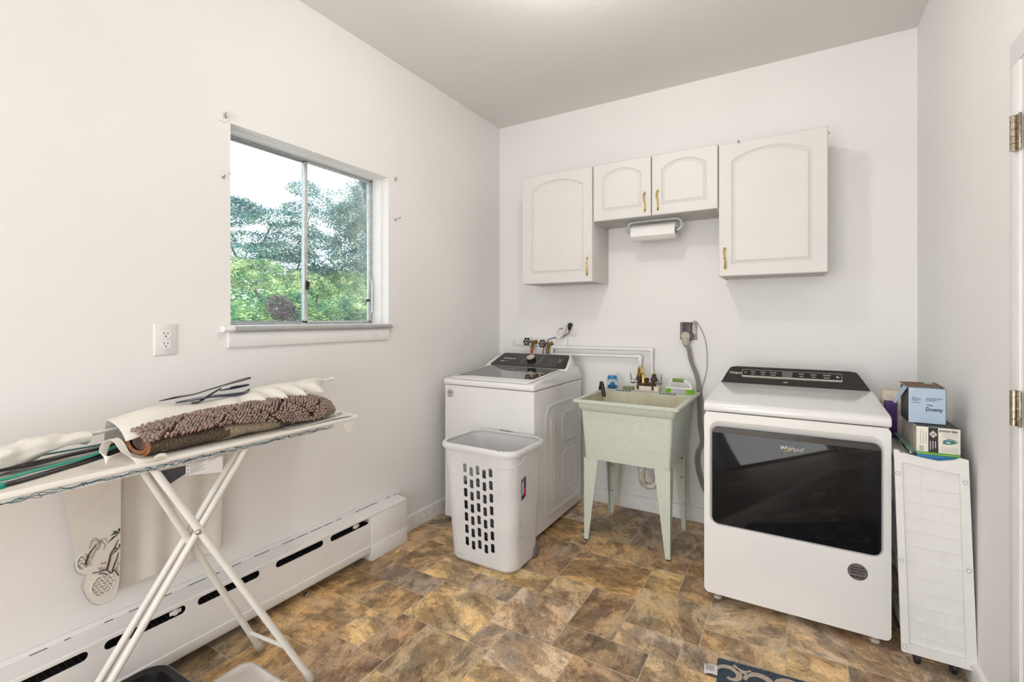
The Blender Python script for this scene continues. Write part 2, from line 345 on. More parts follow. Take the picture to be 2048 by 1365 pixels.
# floor tiles: laid out from the real pattern, metres
TC = dict(tan=(.64, .52, .32), org=(.56, .42, .235), brn=(.45, .345, .235), gry=(.48, .41, .31), pal=(.66, .56, .43), dgr=(.38, .315, .245), grn=(.44, .38, .27))
TL = '''tan -1.53 -1.165 1.59 1.9;gry -1.425 -1.165 1.9 2.05;pal -1.165 -.857 1.745 2.05;pal -1.165 -1.06 1.59 1.745;pal -1.06 -.757 1.54 1.745
gry -1.378 -1.06 1.28 1.59;brn -1.53 -1.378 1.335 1.59;tan -1.685 -1.53 1.335 1.54;org -1.785 -1.53 1.54 1.745;org -2.1 -1.69 1.225 1.54;org -1.905 -1.69 .92 1.225
brn -1.69 -1.378 1.03 1.335;grn -2.1 -1.905 1.028 1.225;gry -2.1 -1.905 .82 1.028;org -2.1 -1.785 1.54 1.75;tan -2.1 -1.89 1.75 2.05;dgr -1.89 -1.53 1.745 1.9
org -1.89 -1.68 1.9 2.2;tan -1.68 -1.425 1.9 2.2;brn -2.1 -1.89 2.05 2.35;tan -1.06 -.857 2.05 2.24;org -1.06 -.65 2.24 2.555;brn -.857 -.65 1.9 2.24
tan -1.425 -1.06 2.05 2.2;brn -1.425 -1.06 2.2 2.61;org -1.425 -1.16 2.61 2.91;tan -1.16 -1.06 2.61 2.755;grn -1.16 -.85 2.755 3.06;dgr -1.06 -.85 3.06 3.31
dgr -.85 -.645 2.755 3.31;grn -.645 -.34 2.755 3.1;org -1.06 -.748 2.555 2.755;brn -.748 -.491 2.575 2.755;tan -.65 -.491 2.355 2.575;brn -.491 -.337 2.355 2.6
org -.491 -.34 2.6 2.755;gry -.65 -.337 2.05 2.355;pal -.65 -.395 1.9 2.05;dgr -.857 -.5 1.745 1.9;gry -.395 -.03 1.9 2.05;tan -.5 -.2 1.54 1.9;brn -.757 -.5 1.44 1.745
org -.337 -.03 2.05 2.18;gry -.337 -.03 2.18 2.48;tan -.03 .173 2.05 2.235;pal -.03 .375 2.235 2.54;brn .173 .375 2.05 2.235;gry .375 .57 2.1 2.42;brn .375 .57 1.79 2.1'''
tiles = [(q.split()[0],)+tuple(float(v) for v in q.split()[1:]) for ln in TL.split('\n') for q in ln.split(';')]
U = .05; occ = {}
gx = lambda v: round((v+2.1)/U)
def cells(x0, x1, y0, y1): return [(i, j) for i in range(int((x0+2.1)/U+.5), int((x1+2.1)/U+.5)) for j in range(int((y0+1.45)/U+.5), int((y1+1.45)/U+.5))]
rects = []
for t in tiles: rects.append(t[1:])
def free(x0, x1, y0, y1): return all(x1 <= a+.004 or x0 >= b-.004 or y1 <= c+.004 or y0 >= d-.004 for a, b, c, d in rects)
xs = sorted({round(v, 3) for t in rects for v in t[:2]}|{-2.1, .57}); ys = sorted({round(v, 3) for t in rects for v in t[2:]}|{-2.65+.305*i for i in range(12)}|{3.31, 2.9})
fr = random.Random(4)
for j in range(len(ys)-1):
    for i in range(len(xs)-1):
        if xs[i+1]-xs[i] < .004 or ys[j+1]-ys[j] < .004 or not free(xs[i], xs[i+1], ys[j], ys[j+1]): continue
        wm = fr.choice((.2, .31, .31)); a, b, c, d = xs[i], xs[i+1], ys[j], ys[j+1]
        k = i+1
        while k+1 < len(xs) and xs[k+1]-a <= wm+.01 and free(a, xs[k+1], c, d): k += 1
        b = xs[k]; k = j+1
        while k+1 < len(ys) and ys[k+1]-c <= .31 and free(a, b, c, ys[k+1]): k += 1
        d = ys[k]; rects.append((a, b, c, d)); tiles.append((fr.choice(('org', 'brn', 'tan', 'gry', 'pal')), a, b, c, d))
tmesh = {}
for kind, x0, x1, y0, y1 in tiles:
    g = .0021; w, h = x1-x0-2*g, y1-y0-2*g; key = (round(w, 3), round(h, 3))
    if key not in tmesh:
        b_ = bmesh.new(); box(b_, -w/2, w/2, -h/2, h/2, -.0013, 0)
        top = [f for f in b_.faces if f.calc_center_median().z > -.0005]
        bmesh.ops.bevel(b_, geom=list({e for f in top for e in f.edges}), offset=.0006, segments=1, affect='EDGES')
        me = bpy.data.meshes.new('tile'); b_.to_mesh(me); b_.free(); me.materials.append(M['tile']); tmesh[key] = me
    o = bpy.data.objects.new('tile', tmesh[key]); COL.objects.link(o); o.parent = floor_o; o.location = ((x0+x1)/2, (y0+y1)/2, 0)
    c = TC[kind]; k = fr.uniform(.9, 1.12); o.color = (c[0]*k, c[1]*k, c[2]*k*fr.uniform(.93, 1.08), 1)
# baseboards
def baseb(name, f, a, b):
    bm = bmesh.new(); pr = [(0, 0), (.015, 0), (.015, .075), (.011, .088), (.004, .094), (0, .095)]
    prism(bm, pr, f, a, b); return struct(name, bm, 'trimd')
baseb('baseboard_back', lambda u, v, w: (w, BW-u, v), LW, RW)
baseb('baseboard_left', lambda u, v, w: (LW+u, w, v), 2.12, BW-.015)
baseb('baseboard_right', lambda u, v, w: (RW-u, w, v), 2.05, BW-.015)
# right door: jamb casing, leaf, three hinges
d1 = tag(thing('door_1', None, None, (RW, 1.5, 0)), kind='structure')
bxo('door_leaf', 'doorp', d1, RW+.002, RW+.037, 1.055, 1.938, .008, 2.088, bev=.002)
bxo('door_frame', 'trim', d1, RW-.004, RW+.001, 1.946, 2.02, 0, 2.0975, bev=.001)
bm = bmesh.new(); box(bm, RW-.004, RW+.001, .97, 2.02, 2.098, 2.17, bev=.001); box(bm, RW-.004, RW+.001, .97, 1.046, 0, 2.0975, bev=.001); obj('door_frame', bm, 'trim', d1)
for z in (1.884, 1.076, .13):
    bm = bmesh.new()
    for k in range(5): cyl(bm, (RW-.014, 1.953, z-.052+.0208*k+.0005), (RW-.014, 1.953, z-.052+.0208*(k+1)-.0005), .0085, 14)
    box(bm, RW-.010, RW-.004, 1.925, 1.953, z-.052, z+.052, bev=.001); box(bm, RW-.009, RW-.004, 1.953, 1.972, z-.052, z+.052, bev=.001)
    h = obj('hinge', bm, 'nickel', d1)
    bm = bmesh.new()
    for dz in (-.03, .0, .03): lathe(bm, (RW-.010, 1.934, z+dz), (-1, 0, 0), [(0, .004), (.0015, .003)], 10)
    obj('screw', bm, 'chrome', h)
# ---------------------------------------------------------------- window
wd = tag(thing('window_1', None, None, (LW, (WY0+WY1)/2, WZ0)), kind='structure')
XG = -2.234
bm = bmesh.new()   # painted inner stop all round
for a in ((WY0, WY0+.012, WZ0, WZ1), (WY1-.012, WY1, WZ0, WZ1)): box(bm, XG+.012, LW-.055, a[0], a[1], a[2], a[3], bev=.002)
box(bm, XG+.012, LW-.055, WY0, WY1, WZ1-.003, WZ1); obj('window_jamb', bm, 'trim', wd)
bm = bmesh.new()   # aluminium outer frame
box(bm, XG-.02, XG+.012, WY0, WY0+.026, WZ0, WZ1, bev=.002); box(bm, XG-.02, XG+.012, WY1-.026, WY1, WZ0, WZ1, bev=.002)
box(bm, XG-.02, XG+.012, WY0, WY1, WZ1-.012, WZ1, bev=.002); box(bm, XG-.02, XG+.010, WY0, WY1, WZ0, WZ0+.022, bev=.002)
obj('window_frame', bm, 'alu', wd)
YM = 1.597
for a, b, xx, mm in ((WY0+.02, YM+.008, XG-.012, 'alu'), (YM-.012, WY1-.02, XG+.002, 'alul')):
    bm = bmesh.new(); zt, zb = WZ1-.010, WZ0+.018; t = .018
    box(bm, xx-.008, xx+.008, a, a+t, zb, zt, bev=.0015); box(bm, xx-.008, xx+.008, b-t, b, zb, zt, bev=.0015)
    box(bm, xx-.008, xx+.008, a, b, zt-.009, zt, bev=.0015); box(bm, xx-.008, xx+.008, a, b, zb, zb+.012, bev=.0015)
    s_ = obj('window_sash', bm, mm, wd)
    bxo('pane', 'win', s_, xx-.002, xx+.001, a+t-.003, b-t+.003, zb+.01, zt-.007)
bm = bmesh.new(); box(bm, XG+.010, XG+.020, YM-.006, YM+.006, 1.49, 1.54, bev=.003); tube(bm, [(XG+.02, YM, 1.535), (XG+.034, YM-.002, 1.52), (XG+.03, YM-.006, 1.495)], .004, 8); obj('window_latch', bm, 'blackp', wd)
bm = bmesh.new(); box(bm, XG+.01, XG+.028, WY1-.062, WY1-.044, 1.44, 1.456, bev=.003); obj('sash_knob', bm, 'blackp', wd)
bm = bmesh.new(); tube(bm, [(XG+.016, WY1-.03, 1.38), (XG+.026, WY1-.028, 1.39), (XG+.026, WY1-.028, 1.56), (XG+.016, WY1-.03, 1.57)], .004, 8, 4); obj('pull_bar', bm, 'alul', wd)
bm = bmesh.new(); prism(bm, [(XG+.01, 1.281), (-2.075, 1.281), (-2.064, 1.286), (-2.060, 1.293), (-2.062, 1.301), (-2.070, 1.306), (XG+.01, 1.308)], lambda u, v, w: (u, w, v), WY0+.001, WY1-.001); 
prism(bm, [(LW, 1.281), (-2.075, 1.281), (-2.064, 1.286), (-2.060, 1.293), (-2.062, 1.301), (-2.070, 1.306), (LW, 1.3075)], lambda u, v, w: (u, w, v), (-2.06,1.091,1.287)[1], (-2.06,2.074,1.286)[1]); obj('window_sill', bm, 'trim', wd)
bm = bmesh.new(); prism(bm, [(LW, 1.212), (LW+.012, 1.214), (LW+.016, 1.222), (LW+.016, 1.272), (LW+.013, 1.281), (LW, 1.281)], lambda u, v, w: (u, w, v), (-2.081,1.119,1.226)[1], (-2.081,2.054,1.223)[1]); obj('window_apron', bm, 'trim', wd)
# small metal blind brackets screwed to the wall
for y, z, lab, k in ((1.103, 2.209, 'white metal blind bracket at the top left corner of the window, still on the wall', 0), (1.103, 1.949, 'small bent wire hook on the wall left of the window', 1), (2.103, 2.189, 'small pale metal bracket at the top right corner of the window', 0), (2.118, 1.945, 'small bent wire hook on the wall right of the window', 1)):
    b_ = thing('curtain_bracket', lab, 'bracket', (LW, y, z)); bm = bmesh.new()
    if k == 0:
        f = .75 if y > 1.5 else 1.25
        plate(bm, [(y-.014*f, z-.022*f), (y+.004*f, z-.024*f), (y+.014*f, z-.016*f), (y+.010*f, z), (y+.015*f, z+.014*f), (y+.002*f, z+.018*f), (y-.006*f, z+.024*f), (y-.014*f, z+.012*f), (y-.010*f, z)], [circ(y, z+.008, .002, 8), circ(y, z-.010, .002, 8)], YZ(LW), 0, .003)
        obj('plate', bm, 'plastw', b_)
        bm = bmesh.new(); box(bm, LW+.003, LW+.018, y+.006, y+.010, z-.012, z+.012, bev=.001); obj('clip', bm, 'chrome', b_)
    else:
        box(bm, LW, LW+.003, y-.006, y+.006, z-.012, z+.006, bev=.001); obj('plate', bm, 'chrome', b_)
        bm = bmesh.new(); tube(bm, [(LW+.002, y, z), (LW+.02, y+.004, z+.004), (LW+.03, y+.016, z+.012), (LW+.022, y+.012, z+.002)], .002, 6, 4); obj('hook', bm, 'chrome', b_)
# ceiling fixture that carries the lamp (just above the frame)
cf = thing('ceiling_light', 'round white ceiling lamp holder in the middle of the ceiling', 'lamp', (-.77, 1.66, CH))
bm = bmesh.new(); lathe(bm, (-.77, 1.66, CH-.001), (0, 0, -1), [(0, .07), (.02, .068), (.04, .045), (.075, .03)], 24); obj('lamp_holder', bm, 'plastw', cf)
# scraps of wall damage: nail holes
def dots(parent_name, pts, f, r=.0022):
    for (u, v) in pts:
        bm = bmesh.new(); lathe(bm, f(u, v), (0, -1, 0), [(-.0004, r), (.0006, r*.7)], 8); o = obj('nail_head', bm, 'inkd', parent_name)
# ---------------------------------------------------------------- baseboard heater
ht = thing('baseboard_heater', 'long white enamel baseboard heater along the left wall under the window', 'heater', (LW, .9, 0))
HX = -2.005; HE = 2.118; HS = -.9
bxo('wall_plate', 'heater', ht, LW, LW+.007, HS, 2.158, .02, .283, bev=.002)
bm = bmesh.new(); prism(bm, [(LW+.007, .266), (HX, .260), (HX+.004, .256), (HX+.004, .246), (HX, .244), (HX-.003, .244), (HX-.004, .254), (LW+.007, .259)], lambda u, v, w: (u, w, v), HS, HE); obj('top_lid', bm, 'heater', ht)
slots = [[(v, w_) for v, w_ in rrect(k, k+.25, .212, .243, .0152, 5)] for k in (.05, .375, .667, .959, 1.284, 1.576)]
bm = bmesh.new(); plate(bm, [(HS, .088), (HE, .088), (HE, .2475), (HS, .2475)], slots, YZ(HX, -1), 0, .003); obj('front_panel', bm, 'heater', ht, smooth=20)
bm = bmesh.new(); prism(bm, [(HX, .0905), (HX+.0045, .088), (HX+.0045, .060), (HX-.002, .046), (HX-.010, .044), (HX-.004, .060), (HX-.003, .088)], lambda u, v, w: (u, w, v), HS, HE-.275); obj('kick_flange', bm, 'heater', ht)
bm = bmesh.new(); box(bm, LW+.007, HX+.003, HE-.275, HE, .012, .245, bev=.003); box(bm, LW+.007, HX+.007, HE-.277, HE+.001, .0, .088, bev=.002); obj('end_cap', bm, 'heater', ht)
bxo('heating_element', 'black', ht, LW+.02, HX-.02, HS, HE-.28, .09, .205)
bm = bmesh.new()
for i in range(170): box(bm, LW+.018, HX-.012, HS+.017*i, HS+.017*i+.0012, .08, .21)
o = obj('fins', bm, 'inkd', ht); o['kind'] = 'stuff'
bm = bmesh.new(); rr = random.Random(3)
for i in range(46):
    y = rr.uniform(.35, 2.1); L = rr.uniform(.008, .05)
    box(bm, LW+.0065, LW+.0105, y, y+L, .2655, .2668)
o = obj('chipped_seam', bm, 'inkd', ht); o['kind'] = 'stuff'
for y in (1.745, .885):
    bm = bmesh.new(); lathe(bm, (HX-.012, y, .227), (1, 0, 0), [(0, .012), (.006, .012), (.009, .008)], 14); box(bm, HX-.012, HX-.006, y-.02, y+.02, .219, .235, bev=.003); obj('damper_clip', bm, 'plastw', ht)
for y in (1.445,):
    bm = bmesh.new(); lathe(bm, (HX-.02, y, .012), (1, 0, 0), [(0, .011), (.02, .011), (.022, .006)], 14); obj('floor_clip', bm, 'chrome', ht)

# ---------------------------------------------------------------- wall outlets
def outlet(name, lab, f, nrm, w=.080, h=.124):
    """f(u, v, d): u across, v up, d out of the wall, centred on the plate"""
    t = thing(name, lab, 'outlet', f(0, 0, 0))
    bm = bmesh.new(); plate(bm, rrect(-w/2, w/2, -h/2, h/2, .004, 3), [], f, 0, .002)
    a = rrect(-w/2, w/2, -h/2, h/2, .004, 3); b = rrect(-w/2+.004, w/2-.004, -h/2+.004, h/2-.004, .004, 3)
    A = [bm.verts.new(f(u, v, .002)) for u, v in a]; B = [bm.verts.new(f(u, v, .0055)) for u, v in b]
    for i in range(len(a)): j = (i+1) % len(a); bm.faces.new((A[i], A[j], B[j], B[i]))
    bm.faces.new(B); obj('cover_plate', bm, 'plastw', t)
    for dv in (.0195, -.0195):
        bm = bmesh.new(); plate(bm, rrect(-.017, .017, dv-.0145, dv+.0145, .011, 5), [], f, .0055, .0075); r_ = obj('receptacle', bm, 'trim', t)
        bm = bmesh.new()
        for du, hh in ((-.0065, .0085), (.0065, .007)): plate(bm, [(du-.0012, dv+.002-hh/2+.003), (du+.0012, dv+.002-hh/2+.003), (du+.0012, dv+.002+hh/2+.003), (du-.0012, dv+.002+hh/2+.003)], [], f, .0074, .0079)
        plate(bm, circ(0, dv-.007, .0028, 8), [], f, .0074, .0079); obj('slot', bm, 'inkd', r_)
    bm = bmesh.new(); plate(bm, circ(0, 0, .0022, 10), [], f, .0055, .0066); obj('screw', bm, 'plastw', t)
    return t
outlet('wall_outlet', 'white double wall outlet left of the window above the ironing board', lambda u, v, d: (LW+d, .886+u, 1.2575+v), None)
ob = outlet('wall_outlet', 'white double outlet above the washing machine with a black plug in it', lambda u, v, d: (-1.445+u, BW-d, 1.261+v), None, .078, .12)
pl = thing('power_cord', 'black appliance plug and thin cord hanging from the outlet above the washing machine', 'cord', (-1.454,3.285,1.268))
px_, py_, pz_ = (-1.452,3.28,1.287)
bm = bmesh.new(); tube(bm, [(px_, BW-.009, pz_+.004), (px_, BW-.035, pz_+.003), (px_, BW-.04, pz_-.012), (px_-.002, BW-.036, pz_-.038)], [.013, .016, .014, .007], 12, 5); obj('plug', bm, 'rubber', pl)
bm = bmesh.new(); tube(bm, [(px_-.002, BW-.036, pz_-.036), (-1.464,3.27,1.224), (-1.492,3.25,1.205), (-1.558,3.24,1.193), (-1.603,3.23,1.181), (-1.618,3.235,1.161), (-1.656,3.25,1.113), (-1.675,3.27,1.065), (-1.69, 3.285, .95)], .0032, 8, 6); obj('cord', bm, 'rubber', pl)
tg = thing('warning_tag', 'white folded paper tag with an orange stripe hanging on the black cord', 'tag', (-1.524,3.24,1.235))
c0 = Vector((-1.518,3.235,1.239))
def tf(u, v, w): return c0+Vector((u*.95+v*.18, -.25*u-w, v*.98-u*.05))
bm = bmesh.new(); plate(bm, [(-.032, -.048), (.020, -.050), (.030, .045), (-.012, .052)], [], tf, 0, .001); obj('front_leaf', bm, 'paper', tg)
bm = bmesh.new(); plate(bm, [(-.010, -.045), (.034, -.035), (.045, .040), (.016, .062)], [], lambda u, v, w: tf(u, v, w)+Vector((0, .012, 0)), 0, .001); obj('back_leaf', bm, 'paper', tg)
bm = bmesh.new(); plate(bm, [(-.012, .018), (.024, .016), (.026, .032), (-.008, .030)], [], tf, .001, .0015); obj('orange_stripe', bm, 'thr_o', tg)
bm = bmesh.new()
for k in range(5): plate(bm, [(-.026, .008-.010*k), (.008+.004*(k % 3), .008-.010*k), (.008+.004*(k % 3), .011-.010*k), (-.026, .011-.010*k)], [], tf, .001, .0014)
obj('printed_lines', bm, 'inkg', tg)
# big black dryer outlet on a bare steel plate
do = thing('dryer_outlet', 'black dryer outlet on a scratched bare steel plate with a grey plug', 'outlet', (-.608, BW, 1.255))
bxo('cover_plate', 'steelp', do, -.662, -.553, BW-.004, BW, 1.197, 1.314, bev=.0015)
bm = bmesh.new(); box(bm, -.642, -.585, BW-.022, BW-.004, 1.196, 1.312, bev=.003)
for k in range(4): box(bm, -.636+.013*k, -.630+.013*k, BW-.025, BW-.022, 1.25, 1.31)
lathe(bm, (-.606, BW-.02, 1.218), (0, -1, 0), [(0, .033), (.012, .032)], 24); obj('receptacle', bm, 'blackp', do)
bm = bmesh.new()
for z in (1.305, 1.225): lathe(bm, (-.563, BW-.004, z), (0, -1, 0), [(0, .003), (.001, .002)], 8)
obj('screw', bm, 'inkd', do)
dc = thing('power_cord', 'thick grey dryer cord with a beige plug looping down the back wall', 'cord', (-.62, BW-.05, 1.22))
bm = bmesh.new(); lathe(bm, (-.618, BW-.032, 1.222), (0, -1, 0), [(0, .029), (.012, .031), (.028, .029), (.034, .022)], 18)
tube(bm, [(-.618, BW-.048, 1.212), (-.616, BW-.048, 1.175), (-.614, BW-.046, 1.158)], [.026, .024, .014], 14, 4); obj('plug', bm, 'plug', dc)
bm = bmesh.new(); path = [(-.614, BW-.046, 1.16), (-0.597,3.26,1.133), (-0.586,3.27,1.061), (-0.546,3.275,0.938), (-0.536,3.27,0.81), (-0.529,3.265,0.649), (-0.516,3.26,0.538), (-0.54,3.255,0.471), (-0.546,3.255,0.405), (-0.529,3.26,0.309), (-0.493,3.265,0.217), (-.42, 3.24, .20), (-.30, 3.2, .16)]
tube(bm, path, .0062, 8, 6); tube(bm, [Vector(q)+Vector((.0085, 0, 0)) for q in path], .0055, 8, 6); tube(bm, [Vector(q)-Vector((.0085, 0, 0)) for q in path], .0055, 8, 6); obj('cord', bm, 'cord', dc)
tw = thing('thin_wire', 'thin dark wire hanging loosely beside the dryer outlet', 'wire', (-.54, BW-.01, 1.3))
bm = bmesh.new(); tube(bm, [(-0.585,3.3,1.314), (-0.561,3.29,1.32), (-0.533,3.29,1.281), (-0.507,3.295,1.216), (-0.494,3.295,1.135), (-0.494,3.295,1.005), (-0.525,3.295,0.866), (-0.516,3.295,0.808), (-0.503,3.29,0.679), (-.45, 3.29, .5), (-.40, 3.285, .3)], .0022, 6, 5); obj('wire', bm, 'inkg', tw)
# ---------------------------------------------------------------- washing machine
WX0, WX1, WY_0, WY_1 = -2.006, -1.330, 2.478, 3.21
ws = thing('washing_machine', 'white top loading washing machine with black console in the corner', 'washer', ((WX0+WX1)/2, (WY_0+WY_1)/2, 0))
bm = bmesh.new(); box(bm, WX0, WX1, WY_0, WY_1, .03, .900, bev=.012, axis=2, seg=3); obj('cabinet', bm, 'app', ws)
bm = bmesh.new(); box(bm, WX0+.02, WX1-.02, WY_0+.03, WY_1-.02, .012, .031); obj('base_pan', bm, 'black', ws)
for x in (WX0+.05, WX1-.05):
    for y in (WY_0+.05, WY_1-.05):
        bm = bmesh.new(); lathe(bm, (x, y, .0005), (0, 0, 1), [(0, .024), (.01, .024), (.014, .012), (.031, .012)], 14); obj('foot', bm, 'rubber', ws)
prof = [(2.474, .903), (2.472, .925), (2.478, .936), (2.492, .943), (2.56, .948), (2.965, .982), (3.14, 1.0), (3.21, .925), (3.21, .903)]
bm = bmesh.new(); prism(bm, prof, lambda u, v, w: (w, u, v), WX0-.002, WX1+.002, bev=.006); obj('top_panel', bm, 'app', ws)
# console housing
bm = bmesh.new(); L = []
for x, ins in ((WX0+.0, 0), (WX0+.008, .25), (WX0+.045, .92), (WX0+.07, 1), (WX1-.07, 1), (WX1-.045, .92), (WX1-.008, .25), (WX1-.0, 0)):
    t = ins; pts = [(2.958, .976), (2.962, .984), (2.965+.155*t, .986+.088*t), (2.985+.160*t, .986+.091*t), (3.03+.16*max(t, .6), .980+.06*t), (3.209, .92), (3.209, .905), (2.97, .905)]
    L.append([bm.verts.new((x, y, z)) for y, z in pts])
for a, b in zip(L, L[1:]):
    for i in range(8): bm.faces.new((a[i], a[(i+1) % 8], b[(i+1) % 8], b[i]))
bm.faces.new(L[0]); bm.faces.new(L[-1][::-1]); obj('console_housing', bm, 'app', ws, smooth=50)
cu = Vector((1, 0, 0)); cv = Vector((0, .155, .088)).normalized(); cn = cu.cross(cv)
def CF(u, v, w): return Vector((0, 2.965, .987))+cu*u+cv*v+cn*w
CL = .178
def rpoly(P, r, n=4):
    out = []
    for i, p in enumerate(P):
        p = Vector(p); a = Vector(P[i-1]); b = Vector(P[(i+1) % len(P)]); a = p+(a-p).normalized()*r; b = p+(b-p).normalized()*r
        for k in range(n+1):
            t = k/n; out.append(tuple((a*(1-t)**2+p*2*t*(1-t)+b*t*t)[:2]))
    return out
bm = bmesh.new(); plate(bm, rpoly([(-1.972, .006), (-1.350, .006), (-1.378, CL-.006), (-1.925, CL-.006)], .022), [], CF, -.002, .003); pn = obj('console_panel', bm, 'appd', ws)
text('brand_lettering', 'Whirlpool', .026, 'ink', pn, CF(-1.898, .100, .0032), cu, cv, bold=.0006)
bm = bmesh.new(); plate(bm, [(-1.905, .060), (-1.875, .060), (-1.875, .068), (-1.905, .068)], [], CF, .003, .0034); plate(bm, [(-1.870, .063), (-1.835, .063), (-1.835, .066), (-1.870, .066)], [], CF, .003, .0034); obj('printed_mark', bm, 'ink', pn)
bm = bmesh.new()
for i in range(5):
    for sx, w_ in ((-1, .02+.008*(i % 3)), (1, .028-.005*(i % 2))):
        x = -1.655+sx*(.052-.004*i*(-sx)); v = .045+.023*i
        plate(bm, [(x if sx > 0 else x-w_, v), (x+w_ if sx > 0 else x, v), (x+w_ if sx > 0 else x, v+.0035), (x if sx > 0 else x-w_, v+.0035)], [], CF, .003, .0034)
for i in range(4):
    for j in range(4): plate(bm, [(-1.525+.024*i, .040+.026*j), (-1.51+.024*i, .040+.026*j), (-1.51+.024*i, .0435+.026*j), (-1.525+.024*i, .0435+.026*j)], [], CF, .003, .0034)
obj('cycle_names', bm, 'inkg', pn)
text('display_digits', '8', .058, 'inkg', pn, CF(-1.437, .095, .0032), cu, cv, sx=.8)
bm = bmesh.new(); lathe(bm, CF(-1.655, .095, .003), cn, [(0, .034), (.012, .033), (.022, .031)], 32, mi=1); lathe(bm, CF(-1.655, .095, .0251), cn, [(0, .030), (.004, .029), (.006, .025)], 32); obj('dial', bm, ['silver', 'blackp'], ws)
bm = bmesh.new(); plate(bm, [(-1.667, .036), (-1.643, .036), (-1.645, .062), (-1.665, .062)], [], CF, .003, .005); obj('dial_pointer', bm, 'navyp', ws)
# lid
def DK(u, v, w): return Vector((u, v, .9432+(v-2.49)*.0818+w))
bm = bmesh.new(); prism(bm, rrect(-1.965, -1.375, 2.484, 2.955, .03, 4), DK, .0005, .009, bev=.003); ld = obj('lid', bm, 'app', ws)
def GP(s, t): return Vector((-1.945, 2.555))*(1-s)*(1-t)+Vector((-1.405, 2.555))*s*(1-t)+Vector((-1.385, 2.935))*s*t+Vector((-1.96, 2.935))*(1-s)*t
bm = bmesh.new(); b0 = rpoly([(-1.962, 2.578), (-1.392, 2.578), (-1.386, 2.935), (-1.958, 2.935)], .015); plate(bm, b0, [], DK, .0085, .0105); obj('lid_window', bm, 'lidglass', ld)
bm = bmesh.new(); box(bm, -1.96, -1.38, 2.4735, 2.4765, .921, .9235); obj('lid_gap', bm, 'inkg', ld)
# round service sticker
st = lambda x, y, z, r, m1, m2, txt, p: None
def round_sticker(x, y, z, r, mf, lines, parent, sz):
    bm = bmesh.new(); plate(bm, circ(x, z, r, 36), [circ(x, z, r*.93, 36)], XZ(y), 0, .0008); s = obj('sticker_ring', bm, 'inkd', parent)
    bm = bmesh.new(); plate(bm, circ(x, z, r*.93, 36), [], XZ(y), 0, .0006); s = obj('service_sticker', bm, mf, parent)
    for i, ln in enumerate(lines): text('sticker_text', ln, sz, 'inkd', s, (x, y-.001, z+r*(.52-.34*i-(.12 if i == 3 else 0))), (1, 0, 0), (0, 0, 1), 'CENTER', bold=.0004, sx=.95)
round_sticker(-1.957, WY_0, .845, .026, 'stickw', ['RADIATOR', 'IMPERATRICE', 'MARIOTTA', '800-988-5281'], ws, .0068)
bm = bmesh.new(); box(bm, -1.565, -1.475, WY_0-.006, WY_0, .640, .657, bev=.002); obj('front_clip', bm, 'silver', ws)
# stamped ribs in the right side
def ribring(y0, y1, z0, z1, w, r):
    bm = bmesh.new(); a = rrect(y0, y1, z0, z1, r, 6); b = rrect(y0+w, y1-w, z0+w, z1-w, max(r-w, .01), 6)
    n = len(a); mid = [((p[0]+q[0])/2, (p[1]+q[1])/2) for p, q in zip(a, b)]
    A, C, B = ([bm.verts.new((WX1+h, p[0], p[1])) for p in P] for P, h in ((a, -.0005), (mid, .007), (b, -.0005)))
    for i in range(n):
        j = (i+1) % n; bm.faces.new((A[i], A[j], C[j], C[i])); bm.faces.new((C[i], C[j], B[j], B[i]))
    obj('side_rib', bm, 'app', ws, smooth=80)
ribring(2.62, 3.19, .08, .80, .035, .09); ribring(2.70, 2.755, .17, .70, .020, .027); ribring(2.87, 3.12, .18, .46, .03, .06); ribring(2.87, 3.12, .50, .72, .03, .06)
# ---------------------------------------------------------------- taps, hoses and pipes above the washer
ws2 = thing('valve_board', 'white painted wooden strip on the wall behind the washer taps', 'board', (-1.72, BW, 1.155))
bxo('strip', 'trimd', ws2, -1.959, -1.482, BW-.019, BW, 1.127, 1.187, bev=.002)
def valve(name, x, z, hose, lab):
    t = thing(name, lab, 'tap', (x, BW-.019, z)); y0 = BW-.019
    bm = bmesh.new(); lathe(bm, (x+.012, y0, z+.004), (0, -1, 0), [(0, .016), (.004, .016), (.006, .010), (.05, .012), (.062, .014)], 14)
    tube(bm, [(x+.012, y0-.045, z+.002), (x+.006, y0-.055, z-.02), (x+.004, y0-.06, z-.036)], .012, 12, 4); obj('valve_body', bm, 'oldbrass', t)
    c = Vector((x-.036, y0-.070, z+.006)); ax = Vector((-.10, -.98, .12)).normalized(); a, b = frame_of(ax)
    bm = bmesh.new(); cyl(bm, (x+.004, y0-.05, z+.004), c, .0045, 8)
    R = .026; pts = [c+(a*math.cos(q)+b*math.sin(q))*(R+.0035*math.cos(6*q)) for q in (2*math.pi*i/36 for i in range(37))]
    tube(bm, pts, .0048, 7, 1)
    for i in range(6): q = math.pi*i/3; tube(bm, [c, c+(a*math.cos(q)+b*math.sin(q))*R], .0032, 6, 1)
    obj('tap_wheel', bm, 'blackp', t)
    bm = bmesh.new(); lathe(bm, c, ax, [(0, .007), (.005, .006)], 10); obj('wheel_nut', bm, 'oldbrass', t)
    h = thing('fill_hose', '%s water hose running down from the tap behind the washer' % hose, 'hose', (x, y0-.06, z-.05))
    bm = bmesh.new(); lathe(bm, (x+.004, y0-.06, z-.034), (0, 0, -1), [(0, .014), (.012, .014), (.014, .011), (.022, .011)], 12); obj('hose_collar', bm, 'oldbrass', h)
    bm = bmesh.new(); tube(bm, [(x+.004, y0-.06, z-.052), (x-.004, y0-.058, z-.10), (x-.012, y0-.05, z-.2), (x-.012, y0-.045, z-.5)], .0095, 10, 5); obj('hose', bm, hose, h)
valve('water_tap', -1.755, 1.152, 'red', 'brass washer tap with black wheel handle, the left one with the red hose')
